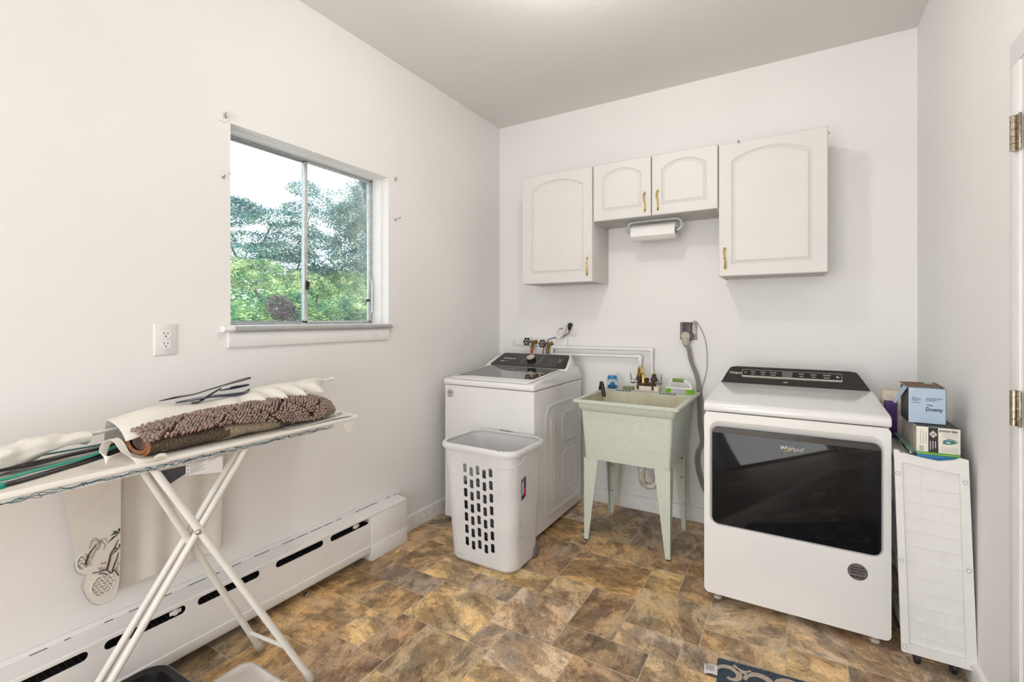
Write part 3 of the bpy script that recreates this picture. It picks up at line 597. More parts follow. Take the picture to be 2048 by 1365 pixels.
valve('water_tap', -1.620, 1.140, 'blue', 'brass washer tap with black wheel handle, the right one with the blue hose')
pp = thing('supply_pipe', 'upper white pipe running along the back wall and down to the faucet', 'pipe', (-1.2, BW, 1.12))
bm = bmesh.new(); tube(bm, [(-1.60, 3.27, 1.119), (-.842, 3.27, 1.124)], .011, 12, 1); lathe(bm, (-.865, 3.27, 1.124), (1, 0, 0), [(0, .014), (.03, .014), (.034, .012)], 14); lathe(bm, (-.842, 3.27, 1.13), (0, 0, -1), [(0, .012), (.004, .014), (.03, .014)], 14)
tube(bm, [(-.842, 3.27, 1.12), (-.842, 3.27, .985), (-.828, 3.235, .955), (-.822, 3.215, .948)], .011, 12, 3); lathe(bm, (-1.60, 3.27, 1.119), (1, 0, 0), [(0, .015), (.03, .015)], 14); obj('pipe', bm, 'pvc', pp)
pp = thing('supply_pipe', 'lower white pipe running along the back wall to the sink faucet', 'pipe', (-1.2, BW, 1.07))
bm = bmesh.new(); tube(bm, [(-1.60, 3.27, 1.064), (-.93, 3.27, 1.074)], .011, 12, 1); lathe(bm, (-.95, 3.27, 1.074), (1, 0, 0), [(0, .014), (.03, .0145)], 14); lathe(bm, (-.920, 3.27, 1.083), (0, 0, -1), [(0, .012), (.005, .015), (.042, .015)], 14)
tube(bm, [(-.920, 3.27, 1.07), (-.920, 3.268, .99), (-.917, 3.24, .96), (-.915, 3.215, .95)], .011, 12, 3); tube(bm, [(-1.60, 3.27, 1.119), (-1.60, 3.27, 1.064), (-1.60, 3.27, .9)], .011, 12, 1); obj('pipe', bm, 'pvc', pp)

# ---------------------------------------------------------------- laundry sink
sk = thing('laundry_sink', 'pale green laundry tub on four tapered legs between washer and dryer', 'sink', (-.84, 2.95, 0))
def loops(bm, specs, n=4, mi=0, close=(0, 0)):
    R = []
    for (x0, x1, y0, y1, z, r) in specs: R.append([bm.verts.new((x, y, z)) for x, y in rrect(x0, x1, y0, y1, r, n)])
    for a, b in zip(R, R[1:]):
        for i in range(len(a)): j = (i+1) % len(a); bm.faces.new((a[i], a[j], b[j], b[i])).material_index = mi
    if close[0]: bm.faces.new(R[0]).material_index = mi
    if close[1]: bm.faces.new(R[-1]).material_index = mi
    return bm
SP = [(-1.085, -.592, 2.680, 3.15, .497, .012), (-1.104, -.570, 2.652, 3.21, .775, .02), (-1.104, -.570, 2.652, 3.21, .788, .02), (-1.112, -.560, 2.640, 3.23, .798, .02), (-1.118, -.552, 2.630, 3.245, .822, .02), (-1.118, -.552, 2.630, 3.245, .842, .02), (-1.136, -.529, 2.604, 3.288, .842, .008), (-1.137, -.528, 2.602, 3.290, .855, .008), (-1.134, -.531, 2.605, 3.288, .858, .008),
      (-1.112, -.553, 2.630, 3.075, .858, .02), (-1.108, -.557, 2.634, 3.070, .854, .02)]
bm = bmesh.new(); loops(bm, SP, close=(1, 0)); obj('tub', bm, 'sink', sk)
bm = bmesh.new(); loops(bm, [(-1.1085, -.5565, 2.6335, 3.0705, .8545, .02), (-1.090, -.580, 2.665, 3.04, .74, .03), (-1.075, -.60, 2.69, 3.01, .55, .05), (-1.03, -.65, 2.73, 2.97, .53, .05)], close=(0, 1)); obj('basin', bm, 'sinkin', sk, keep=True)
def legp(x, y, sx, sy):
    bm = bmesh.new(); x_t = x+sx*.012; y_t = y-sy*.015
    # face plate across x, and side plate along y (tapered)
    for f, a0, a1, c0_, c1_ in ((lambda u, v, w: (u, y+(-sy)*0+sy*w, v), x, x+sx*.026, x+sx*.004, x+sx*.088),):
        V4 = [(a0, .001), (a1, .001), (c1_, .50), (a0, .50)]; A = []
        prism(bm, V4, f, 0, .005)
    prism(bm, [(y+sy*.0051, .001), (y+sy*.026, .001), (y+sy*.085, .50), (y+sy*.0051, .50)], lambda u, v, w: (x+sx*w, u, v), 0, .005)
    box(bm, min(x, x+sx*.024), max(x, x+sx*.024), min(y, y+sy*.024), max(y, y+sy*.024), .001, .006)
    for z in (.16, .33, .45):
        k = .02+.05*z; box(bm, min(x+sx*.005, x+sx*k), max(x+sx*.005, x+sx*k), min(y+sy*.005, y+sy*k), max(y+sy*.005, y+sy*k), z, z+.004)
    obj('leg', bm, 'sink', sk, smooth=20)
legp(-1.096, 2.684, 1, 1); legp(-.590, 2.684, -1, 1); legp(-1.096, 3.146, 1, -1); legp(-.590, 3.146, -1, -1)
bm = bmesh.new(); tube(bm, [(-.84, 3.02, .52), (-.84, 3.02, .36), (-.84, 3.03, .30), (-.82, 3.05, .268), (-.78, 3.06, .268), (-.758, 3.07, .30), (-.755, 3.09, .335), (-.755, 3.15, .345), (-.755, 3.309, .345)], .021, 14, 5)
for p, a in (((-.84, 3.02, .40), (0, 0, -1)), ((-.757, 3.1, .342), (0, 1, .05))): lathe(bm, p, a, [(0, .027), (.022, .027)], 16)
obj('drain_trap', bm, 'pvcold', sk)
# two washboard-like soap dips along the back deck, recesses drawn as dark bars
for x0 in (-1.03, -.745):
    bm = bmesh.new()
    for k in range(5): box(bm, x0+.021*k, x0+.021*k+.014, 3.072, 3.098, .8572, .8602, bev=.001)
    obj('soap_dip', bm, 'inkd', sk)
fc = thing('faucet', 'old brass and chrome two handle faucet mounted at the back of the green sink', 'faucet', (-.85, 3.17, .858))
FY = 3.17
def FP(px, z, y=FY): return (px, y, z)
bm = bmesh.new(); box(bm, -.920, -.762, 3.135, 3.215, .858, .890, bev=.004); obj('base_block', bm, 'soap', fc)
bm = bmesh.new()
for x in (-.898, -.800):
    box(bm, x-.007, x+.007, 3.127, 3.135, .868, .898, bev=.002)
    lathe(bm, (x, FY, .892), (0, 0, 1), [(0, .013), (.03, .016), (.035, .022), (.050, .022), (.055, .016), (.068, .014)], 16)
cyl(bm, (-.9, FY, .902), (-.80, FY, .902), .012, 12); lathe(bm, (-.848, FY, .90), (0, 0, 1), [(0, .012), (.02, .013), (.036, .015), (.042, .012)], 14); obj('faucet_body', bm, 'bronze', fc)
bm = bmesh.new(); lathe(bm, (-.898, FY, .958), (0, 0, 1), [(0, .015), (.012, .013), (.015, .006)], 14); obj('bonnet_nut', bm, 'oldbrass', fc); bm = bmesh.new(); lathe(bm, (-.80, FY, .958), (0, 0, 1), [(0, .012), (.010, .014), (.014, .010)], 14); obj('bonnet_nut', bm, 'oldbrass', fc)
for s, x in ((-1, -.898), (1, -.80)):
    bm = bmesh.new(); lathe(bm, (x+s*.012, FY-.006, .916), (s, -.12, 0), [(0, .011), (.012, .012), (.018, .015), (.036, .016), (.044, .010)], 16)
    tube(bm, [(x+s*.048, FY-.010, .918), (x+s*.052, FY-.014, .95), (x+s*.056, FY-.018, .978)], [.008, .008, .004], 8, 3, flat=.5); obj('lever_handle', bm, 'chrome', fc)
bm = bmesh.new(); tube(bm, [(-.898, FY, .955), (-.898, FY-.005, .99), (-.892, FY-.01, 1.010), (-.880, FY-.03, 1.012), (-.845, FY-.10, .985), (-.838, FY-.125, .962), (-.836, FY-.13, .925)], .0105, 12, 5); obj('spout', bm, 'brass', fc)
bm = bmesh.new(); lathe(bm, (-.836, FY-.13, .925), (0, 0, -1), [(0, .014), (.018, .014)], 12); obj('aerator', bm, 'bronze', fc)
sp = tag(obj('soap_bar', box(bmesh.new(), -1.01, -.935, 3.15, 3.19, .8595, .876, bev=.005), 'soapg'), 'flat olive green soap bar on the back ledge of the sink', 'soap')
af = thing('air_freshener', 'round blue and clear air freshener standing on the sink corner', 'air freshener', (-1.085, 3.17, .859))
bm = bmesh.new(); lathe(bm, (-1.085, 3.17, .8585), (0, 0, 1), [(0, 0.0264), (0.0048, 0.0336), (0.0216, 0.0408), (0.0432, 0.042), (0.0624, 0.0348), (0.0696, 0.0312)], 28); obj('bowl', bm, 'bluec', af)
bm = bmesh.new(); lathe(bm, (-1.085, 3.17, .860), (0, 0, 1), [(0, 0.0252), (0.0036, 0.0312), (0.0144, 0.0348), (0.0216, 0.0192), (0.036, 0.012), (0.0408, 0.0048)], 24); obj('gel_core', bm, 'bluef', af)
bm = bmesh.new(); lathe(bm, (-1.085, 3.17, .924), (0, 0, 1), [(0, 0.0324), (0.0048, 0.0348), (0.018, 0.0288), (0.0216, 0.0252), (0.0228, 0.0144)], 28); obj('cap', bm, 'bluef', af)
hs = thing('drain_hose', 'black rubber hose end hooked over the left rim of the green sink', 'hose', (-1.12, 2.99, .858))
bm = bmesh.new(); tube(bm, [(-1.162, 3.13, .70), (-1.150, 3.10, .84), (-1.115, 3.03, .896), (-1.088, 2.965, .914), (-1.074, 2.945, .893), (-1.066, 2.94, .86), (-1.060, 2.937, .832)], [.010, .010, .0115, .014, .0125, .0125, .013], 12, 6); obj('hose', bm, 'rubber', hs)
br = thing('scrub_brush', 'white and lime green scrubbing brush lying on the sink back ledge', 'brush', (-.64, 3.18, .859))
bm = bmesh.new(); box(bm, -.722, -.556, 3.150, 3.200, .884, .896, bev=.005); tube(bm, [(-.70, 3.175, .895), (-.695, 3.175, .925), (-.675, 3.175, .938), (-.62, 3.175, .937), (-.585, 3.175, .925), (-.568, 3.175, .895)], .0095, 10, 5); obj('handle', bm, 'plastw', br)
bm = bmesh.new(); tube(bm, [(-.682, 3.175, .939), (-.612, 3.175, .938)], .0115, 10, 1); obj('grip', bm, 'olive', br)
for nm, cond, mm in (('bristles', lambda i: 4 <= i < 15, 'brw'), ('bristles', lambda i: not 4 <= i < 15, 'lime')):
    bm = bmesh.new()
    for i in range(20):
        if not cond(i): continue
        for j in range(5):
            x = -.716+.0082*i; y = 3.155+.010*j; dx = (i-9.5)*.0006
            tube(bm, [(x, y, .885), (x+dx, y+(j-2)*.001, .8595)], .0028, 5, 1, r1=.0042)
    o = obj(nm, bm, mm, br); o['kind'] = 'stuff'
    if mm == 'lime': o['label'] = 'lime green bristles'
    else: o['label'] = 'white bristles'
# ---------------------------------------------------------------- dryer
DX0, DX1, DY0, DY1 = -.372, .332, 2.41, 3.12
dr = thing('dryer', 'white front loading dryer with big smoked glass door, on the right', 'dryer', (-.02, 2.77, 0))
bm = bmesh.new(); box(bm, DX0+.004, DX1-.004, DY0+.018, DY1, .04, .897, bev=.006, axis=2); obj('cabinet', bm, 'app', dr)
HO = rrect(-.349, .311, .366, .858, .045, 6); OU = rrect(DX0, DX1, .040, .897, .022, 6)
bm = bmesh.new(); plate(bm, OU, [HO], XZ(DY0), -.018, 0)
HI = rrect(-.337, .300, .374, .829, .028, 6)
A = [bm.verts.new((u, DY0, v)) for u, v in HO]; B = [bm.verts.new((u, DY0+.004, v)) for u, v in [((p[0]*.6+q[0]*.4), (p[1]*.6+q[1]*.4)) for p, q in zip(HO, HI)]]; C = [bm.verts.new((u, DY0+.016, v)) for u, v in HI]
for i in range(len(HO)):
    j = (i+1) % len(HO); bm.faces.new((A[i], A[j], B[j], B[i])); bm.faces.new((B[i], B[j], C[j], C[i]))
bmesh.ops.remove_doubles(bm, verts=bm.verts, dist=1e-5)
fp = obj('front_panel', bm, 'app', dr, smooth=40)
bm = bmesh.new(); prism(bm, rrect(-.336, .299, .375, .828, .027, 6), XZ(DY0), -.015, .001, bev=.0015); dg = obj('door_glass', bm, 'doorglass', dr)
bm = bmesh.new(); plate(bm, [(-.334, .803), (.297, .803), (.297, .812), (.292, .820), (.275, .826), (-.312, .826), (-.328, .820), (-.334, .810)], [], XZ(DY0-.001), 0, .0012); obj('door_handle', bm, 'appd', dr)
text('brand_lettering', 'Whirlpool', .027, 'silver', dg, (-.056, DY0-.0015, .766), (1, 0, 0), (0, 0, 1), bold=.0004, sx=.78)
bm = bmesh.new(); tube(bm, [(-.030+.018*math.cos(a)*1.0, DY0-.0025, .766+.011*math.sin(a)+.25*.018*math.cos(a)) for a in [math.radians(-150+14*i) for i in range(18)]], [.0004, .0012, .0014, .001, .0003], 6, 1); obj('logo_ring', bm, 'gold', dg)
# top with rolled front edge, sloping up to the console
bm = bmesh.new(); prism(bm, [(2.408, .900), (2.404, .915), (2.406, .930), (2.416, .941), (2.435, .947), (2.97, .972), (3.13, .975), (3.15, .95), (3.15, .900)], lambda u, v, w: (w, u, v), DX0-.002, DX1+.002, bev=.007, seg=3); obj('top_panel', bm, 'app', dr)
du_, dv_ = Vector((1, 0, 0)), Vector((0, .085, .087)).normalized(); dn = du_.cross(dv_)
def DF(u, v, w): return Vector((0, 2.972, .971))+du_*u+dv_*v+dn*w
bm = bmesh.new(); prism(bm, [(2.955, .965), (2.972, .971), (3.054, 1.055), (3.060, 1.058), (3.085, 1.058), (3.149, .99), (3.149, .965)], lambda u, v, w: (w, u, v), -.300, .254)
L = []
for x, t in ((DX0+.004, 0), (-.338, .68), (-.330, .86), (-.317, .965), (-.300, 1), (.254, 1), (.271, .965), (.284, .86), (.292, .68), (DX1-.004, 0)):
    L.append([bm.verts.new((x, 2.972+.083*t-.002, .9705+.086*t)), bm.verts.new((x, 3.0+.085*t, .9705+.086*t)), bm.verts.new((x, 3.145, .972+.02*t)), bm.verts.new((x, 2.972, .968))])
for a, b in zip(L, L[1:]):
    for i in range(4): bm.faces.new((a[i], a[(i+1) % 4], b[(i+1) % 4], b[i]))
bm.faces.new(L[0]); bm.faces.new(L[-1][::-1]); obj('console_housing', bm, 'appd', dr)
bm = bmesh.new(); plate(bm, rpoly([(-.366, .001), (-.338, .082), (-.322, .1185), (.276, .1185), (.292, .082), (.327, .001)], .018), [], DF, .001, .0035); dp = obj('console_panel', bm, 'appd', dr)
bm = bmesh.new(); plate(bm, rpoly([(-.262, .044), (.213, .044), (.213, .098), (-.262, .098)], .010), [rpoly([(-.2605, .0545), (.2115, .0545), (.2115, .0968), (-.2605, .0968)], .009)], DF, .0035, .007); obj('display_bezel', bm, 'silver', dp)
bm = bmesh.new(); plate(bm, [(-.260, .055), (.211, .055), (.211, .096), (-.260, .096)], [], DF, .0035, .0045); ds = obj('display_strip', bm, 'blackp', dp)
bm = bmesh.new(); plate(bm, [(-.062, .058), (-.012, .058), (-.012, .094), (-.062, .094)], [], DF, .0045, .005); obj('display_window', bm, 'sticker', ds)
bm = bmesh.new()
for x, w_ in ((-.205, .022), (-.155, .026), (-.105, .034), (.03, .024), (.085, .026), (.145, .034)):
    for v in (.066, .082):
        plate(bm, [(x-w_/2*(1 if v > .07 else .8), v), (x+w_/2*(1 if v > .07 else .8), v), (x+w_/2*(1 if v > .07 else .8), v+.0035), (x-w_/2*(1 if v > .07 else .8), v+.0035)], [], DF, .0045, .005)
plate(bm, circ(-.245, .078, .007, 14, .005), [circ(-.245, .078, .0055, 14, .0035)], DF, .0045, .005)
plate(bm, [(.188, .070), (.194, .070), (.194, .084), (.188, .084)], [], DF, .0045, .005); plate(bm, [(.196, .072), (.204, .072), (.204, .076), (.196, .076)], [], DF, .0045, .005)
obj('button_print', bm, 'ink', ds)
text('brand_lettering', 'Whirlpool', .023, 'ink', dp, DF(-.328, .072, .0036), du_, dv_, bold=.0004, sx=.66)
bm = bmesh.new(); plate(bm, [(-.055, .018), (-.035, .020), (-.035, .025), (-.055, .023)], [], DF, .0036, .004); obj('small_mark', bm, 'ink', dp)
round_sticker(.222, DY0, .292, .034, 'sticker', ['RADIATOR', 'IMPERATRICE', 'MARIOTTA', '800-988-5281'], dr, .0092)
for x in (-.318, .285):
    for y in (2.46, 3.05):
        bm = bmesh.new(); lathe(bm, (x, y, .0005), (0, 0, 1), [(0, .019), (.012, .019), (.014, .011), (.042, .011)], 8); obj('foot', bm, 'foot', dr)

# ---------------------------------------------------------------- wall cabinets
def wave_handle(parent, x, z0, z1, y):
    h = z1-z0; bm = bmesh.new(); pts = []
    for i in range(13):
        t = i/12; pts.append((x+.0035*math.sin(t*2*math.pi), y-.006-.020*math.sin(math.pi*t)**.7, z0+h*t))
    tube(bm, pts, [.0045, .006, .0038, .0052, .0030, .0060, .0030, .0052, .0038, .006, .0045], 9, 2)
    for z in (z0+.003, z1-.003): lathe(bm, (x, y, z), (0, -1, 0), [(0, .007), (.004, .0065), (.008, .004)], 10)
    for z in (z0-.006, z1+.006): lathe(bm, (x, y, z), (0, -1, 0), [(0, .004), (.004, .002)], 8)
    return obj('handle', bm, 'brass', parent)
def arch(x0, x1, z0, z1, rise, n=12):
    P = [(x0, z0), (x1, z0), (x1, z1-rise)]; 
    for i in range(1, n): t = i/n; P.append((x1+(x0-x1)*t, z1-rise+rise*math.sin(math.pi*t)**.8))
    return P+[(x0, z1-rise)]
def cdoor(parent, x0, x1, z0, z1, y, hx, hz0, hz1, fr_=.062, rise=.05):
    w = x1-x0
    O = [(x0, z0), (x1, z0), (x1, z1), (x0, z1)]; a = arch(x0+fr_, x1-fr_, z0+fr_, z1-fr_*.72, rise); g = .010
    b = arch(x0+fr_+g, x1-fr_-g, z0+fr_+g, z1-fr_*.72-g, rise); c = arch(x0+fr_+2*g+.004, x1-fr_-2*g-.004, z0+fr_+2*g+.004, z1-fr_*.72-2*g-.004, rise*.97)
    bm = bmesh.new(); tri = None
    F = XZ(y)
    e = .004; O2 = [(x0+e, z0+e), (x1-e, z0+e), (x1-e, z1-e), (x0+e, z1-e)]
    V0 = [bm.verts.new(F(u, v, 0)) for u, v in O]; V1 = [bm.verts.new(F(u, v, .014)) for u, v in O]; V2 = [bm.verts.new(F(u, v, .018)) for u, v in O2]
    for i in range(4):
        j = (i+1) % 4; bm.faces.new((V0[i], V0[j], V1[j], V1[i])); bm.faces.new((V1[i], V1[j], V2[j], V2[i]))
    bm.faces.new(V0)
    pts = O2+a; VA = V2+[bm.verts.new(F(u, v, .018)) for u, v in a]
    for t in tessellate_polygon([[Vector((u, v, 0)) for u, v in O2], [Vector((u, v, 0)) for u, v in a]]):
        try: bm.faces.new([VA[i] for i in t])
        except ValueError: pass
    A_ = VA[4:]; B_ = [bm.verts.new(F(u, v, .0085)) for u, v in b]; C_ = [bm.verts.new(F(u, v, .0175)) for u, v in c]
    for i in range(len(a)):
        j = (i+1) % len(a); bm.faces.new((A_[i], A_[j], B_[j], B_[i])); bm.faces.new((B_[i], B_[j], C_[j], C_[i]))
    bm.faces.new(C_)
    d = obj('door', bm, 'cab', parent, smooth=25)
    wave_handle(d, hx, hz0, hz1, y-.018); return d
YF = 2.992
def cabinet(lab, x0, x1, z0, z1, doors):
    t = thing('wall_cabinet', lab, 'cabinet', ((x0+x1)/2, BW, z0), 'white wall cabinets')
    yb = YF+.02; bm = bmesh.new(); w = .012
    box(bm, x0, x1, BW-.006, BW, z0, z1); box(bm, x0, x0+w, yb, BW-.006, z0, z1, bev=.001); box(bm, x1-w, x1, yb, BW-.006, z0, z1, bev=.001)
    box(bm, x0+w, x1-w, yb, BW-.006, z1-w, z1, bev=.001); obj('body', bm, 'cab', t)
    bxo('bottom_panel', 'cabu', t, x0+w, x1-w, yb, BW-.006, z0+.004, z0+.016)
    bxo('shelf', 'cab', t, x0+w, x1-w, yb+.02, BW-.006, (z0+z1)/2, (z0+z1)/2+.014)
    for d in doors: cdoor(t, *d[:2], z0-.001, z1+.001, YF+.018, *d[2:])
    return t
cabinet('tall white arched door wall cabinet at the left, handle bottom right', -1.702, -1.162, 1.587, 2.358, [(-1.702, -1.164, -1.199, 1.632, 1.746, .066, .055)])
cm = cabinet('short white two door wall cabinet in the middle above the paper towels', -1.156, -.386, 1.985, 2.358, [(-1.155, -.775, -.812, 2.016, 2.132, .058, .05), (-.770, -.388, -.732, 2.016, 2.135, .058, .05)])
cr = cabinet('tall white arched door wall cabinet at the right, handle bottom left', -.382, .150, 1.585, 2.352, [(-.382, .149, -.349, 1.628, 1.748, .066, .055)])
bm = bmesh.new()
for x, y, r in ((-.60, 3.02, .010), (-.53, 3.03, .004), (-.50, 3.03, .004), (-1.10, 3.05, .003)): plate(bm, circ(x, y, r, 10, r*.5), [], XY(1.9885), -.0005, .0005)
obj('screw_hole', bm, 'inkd', cm)
bm = bmesh.new(); cx = (-0.276,2.973,2.341); box(bm, cx[0]-.006, cx[0]+.004, 2.9725, 2.98, 2.343, 2.3545); obj('paint_chip', bm, 'inkg', cr)
bm = bmesh.new(); tube(bm, [(.149, 3.0, 2.325), (.156, 3.0, 2.320), (.154, 3.0, 2.310)], .0022, 6, 3); obj('hinge_pin', bm, 'inkg', cr)
th = thing('paper_towel_holder', 'curved chrome paper towel holder under the middle cabinet', 'holder', (-.79, 3.13, 1.985)); HYc = 3.13
bm = bmesh.new(); tube(bm, [(-.925, HYc, 1.905), (-.955, HYc, 1.915), (-.966, HYc, 1.945), (-.955, HYc, 1.972), (-.925, HYc, 1.981), (-.79, HYc, 1.982), (-.66, HYc, 1.981), (-.630, HYc, 1.972), (-.618, HYc, 1.945), (-.628, HYc, 1.915), (-.655, HYc, 1.905)], .0095, 10, 6, flat=.42, up=(0, 1, 0)); obj('bracket', bm, 'alu', th)
cyl_ = bmesh.new(); cyl(cyl_, (-.925, HYc, 1.905), (-.655, HYc, 1.905), .008, 12); obj('rod', cyl_, 'alu', th)
pr_ = thing('paper_towel_roll', 'white paper towel roll hanging under the middle cabinet', 'paper towels', (-.79, HYc, 1.905))
bm = bmesh.new(); c_ = [(0, .020), (0, .052), (.003, .0535), (.277, .0535), (.280, .052), (.280, .020)]
R = []
for h, r in c_: R.append([bm.verts.new((-.930+h, HYc+r*math.cos(q), 1.903+r*math.sin(q))) for q in (2*math.pi*i/40 for i in range(40))])
for a, b in zip(R, R[1:]+R[:1]):
    for i in range(40): bm.faces.new((a[i], a[(i+1) % 40], b[(i+1) % 40], b[i]))
obj('roll', bm, 'paper', pr_)
bm = bmesh.new(); sheet(bm, 2, 8, lambda s, t: Vector((-.929+.278*s, HYc-.0542-.002*t, 1.903-.018*t-.012*t*t)), .0006); obj('loose_sheet', bm, 'paper', pr_)
bm = bmesh.new(); R = [[bm.verts.new((-.9302+h, HYc+r*math.cos(q), 1.903+r*math.sin(q))) for q in (2*math.pi*i/24 for i in range(24))] for h, r in ((0, .0205), (.2804, .0205), (.2804, .0185), (0, .0185))]
for a, b in zip(R, R[1:]+R[:1]):
    for i in range(24): bm.faces.new((a[i], a[(i+1) % 24], b[(i+1) % 24], b[i]))
obj('core', bm, 'card', pr_)
# nails left in the back wall
for x, z in ((-.842, 1.462), (-.378, 1.545), (-1.72, 2.06)):
    bm = bmesh.new(); lathe(bm, (x, BW, z), (0, -1, 0), [(-.003, .0025), (.001, .0025), (.0015, .001)], 8); tag(obj('nail', bm, 'inkg'), {-.842: 'tiny nail in the back wall above the faucet', -.378: 'tiny nail in the back wall under the right cabinet corner', -1.72: 'tiny nail in the back wall beside the left cabinet'}[x], 'nail')
# ---------------------------------------------------------------- laundry hamper
hp = thing('laundry_hamper', 'tall white plastic laundry hamper with hourglass holes, in front of the washer', 'hamper', (-1.455, 2.25, 0))
HT = .655; BT = (-1.662, -1.250, 2.098, 2.395); TP = (-1.702, -1.228, 2.062, 2.428)
def hb(t): return [a+(b-a)*t for a, b in zip(BT, TP)]
def hl(t, inset=0, r=.07): x0, x1, y0, y1 = hb(t); return rrect(x0+inset, x1-inset, y0+inset, y1-inset, r, 8)
NF = 36; nq = 8
def shell(bm, inset, flip):
    R = []
    for k, z in enumerate((.02, .2, .4, .60, HT-.02)): R.append([bm.verts.new((x, y, z)) for x, y in hl(z/HT, inset)])
    for a, b in zip(R, R[1:]):
        for i in range(len(a)):
            j = (i+1) % len(a)
            if i == 35: continue    # the flat front side is the perforated panel
            bm.faces.new((a[i], a[j], b[j], b[i]))
    return R
bm = bmesh.new(); shell(bm, 0, 0); shell(bm, .003, 1)
R = [[bm.verts.new((x, y, z)) for x, y in hl(z/HT if z > .02 else .02, ins)] for z, ins in ((.02, 0), (.006, .006), (.001, .018), (.001, .06))]
for a, b in zip(R, R[1:]):
    for i in range(36): j = (i+1) % 36; bm.faces.new((a[i], a[j], b[j], b[i]))
bm.faces.new(R[-1]); bmesh.ops.remove_doubles(bm, verts=bm.verts, dist=1e-5); obj('body', bm, 'plastic', hp, smooth=45)
holes = []
for c_ in range(5):
    for r_ in range(7):
        x = -1.534+.0415*c_; z = .530-.0675*r_-(.014 if c_ % 2 else 0); P = []
        for i in range(20):
            a = 2*math.pi*i/20; cx, cz = math.cos(a), math.sin(a); wv = .0138*(1-.22*math.exp(-(cz/.35)**2)); P.append((x+wv*math.copysign(abs(cx)**.6, cx), z+.0245*math.copysign(abs(cz)**.7, cz)))
        holes.append(P)
def FPm(u, v, w):
    t = v/HT; x0, x1, y0, y1 = hb(t); return Vector((u, y0-w, v))
Z0, Z1 = .02, HT-.02; a0 = hb(Z0/HT); a1 = hb(Z1/HT)
bm = bmesh.new(); plate(bm, [(a0[0]+.07, Z0), (a0[1]-.07, Z0), (a1[1]-.07, Z1), (a1[0]+.07, Z1)], holes, FPm, -.003, 0); obj('perforated_front', bm, 'plastic', hp, smooth=30)
bm = bmesh.new(); tp = hb(1); NN = 36; outl = hl(1); cx_, cy_ = (tp[0]+tp[1])/2, (tp[2]+tp[3])/2
R = []
for ins, z in ((-.001, HT-.034), (-.012, HT-.031), (-.015, HT-.020), (-.013, HT-.006), (-.006, HT), (.002, HT), (.006, HT-.004), (.004, HT-.012), (.003, HT-.022)):
    R.append([bm.verts.new((x, y, z)) for x, y in rrect(tp[0]+ins, tp[1]-ins, tp[2]+ins, tp[3]-ins, .075-ins*.5, 8)])
for a, b in zip(R, R[1:]+R[:1]):
    for i in range(36): j = (i+1) % 36; bm.faces.new((a[i], a[j], b[j], b[i]))
obj('rim', bm, 'plastic', hp, smooth=50)
bm = bmesh.new()
for x, y in ((-1.655, 2.425), (-1.312, 2.056), (-1.25, 2.40)): lathe(bm, (x, y, HT-.0005), (0, 0, 1), [(0, .004), (.0015, .003)], 8)
obj('rivet', bm, 'inkd', hp)
bm = bmesh.new(); q = [(a_, hb(.9)) for a_ in range(1)]
def cor(t, z):   # follows the rounded front right corner
    x0, x1, y0, y1 = hb(z/HT); r = .07; s = t*(.10+math.pi/2*r+.06)
    if s < .10: return Vector((x1-r-.10+s, y0-.0015, z))
    s -= .10
    if s < math.pi/2*r: a = s/r; return Vector((x1-r+r*math.sin(a)+.0015*math.sin(a), y0+r-r*math.cos(a)-.0015*math.cos(a), z))
    return Vector((x1+.0015, y0+r+s-math.pi/2*r, z))
tube(bm, [cor(i/14, .615-.052*math.sin(math.pi*(i/14)**.8)**.6) for i in range(15)], .0035, 7, 3); obj('hand_grip', bm, 'plastic', hp)
bm = bmesh.new(); sheet(bm, 8, 3, lambda s, t: cor(.845+.17*s, .378+.110*t+.012*s), .0008); lb = obj('product_label', bm, 'navyp', hp)
bm = bmesh.new(); sheet(bm, 6, 3, lambda s, t: cor(.865+.07*s, .402+.078*t+.012*s)+Vector((.0008, -.0008, 0)), .0004); obj('label_picture', bm, 'ltblue', lb)
bm = bmesh.new(); sheet(bm, 5, 3, lambda s, t: cor(.935+.065*s, .392+.042*t+.012*s)+Vector((.001, -.001, 0)), .0004); sheet(bm, 5, 3, lambda s, t: cor(.865+.06*s, .468+.012*t+.012*s)+Vector((.001, -.001, 0)), .0004); obj('label_red_part', bm, 'red', lb)
bm = bmesh.new(); rr = random.Random(5)
for (s, z, L_, dz) in ((.02, .045, .05, 0), (.7, .17, .03, .02), (.85, .16, .02, .03), (.78, .235, .01, .04)):
    tube(bm, [cor(s, z) if s > .1 else FPm(-1.61, z, .0006), cor(s+L_*3, z+dz) if s > .1 else FPm(-1.56, z-.004, .0006)], .0009, 5, 1)
o = obj('scuff_mark', bm, 'inkg', hp)
bm = bmesh.new(); lathe(bm, (-1.275, 2.345, .034), (1, 0, 0), [(0, .024), (.004, .033), (.032, .033), (.037, .026)], 22); obj('wheel', bm, 'sticker', hp)
bm = bmesh.new(); bmesh.ops.create_uvsphere(bm, u_segments=48, v_segments=30, radius=1)
for v in bm.verts:
    p = v.co.copy(); c = Vector((-1.455, 2.246, .23)); k = noise.fractal(p*3.2+Vector((3, 1, 0)), 1, 2, 4)*.12
    e = lambda a: math.copysign(abs(a)**.45, a)
    v.co = c+Vector((e(p.x)*.178*(1+k*.35), e(p.y)*.128*(1+k*.3), e(p.z)*.215*(1+k)))
tag(obj('laundry_pile', bm, 'clothes', None, smooth=60), 'dark laundry inside the white hamper, seen through its holes', 'clothes', kind='stuff')

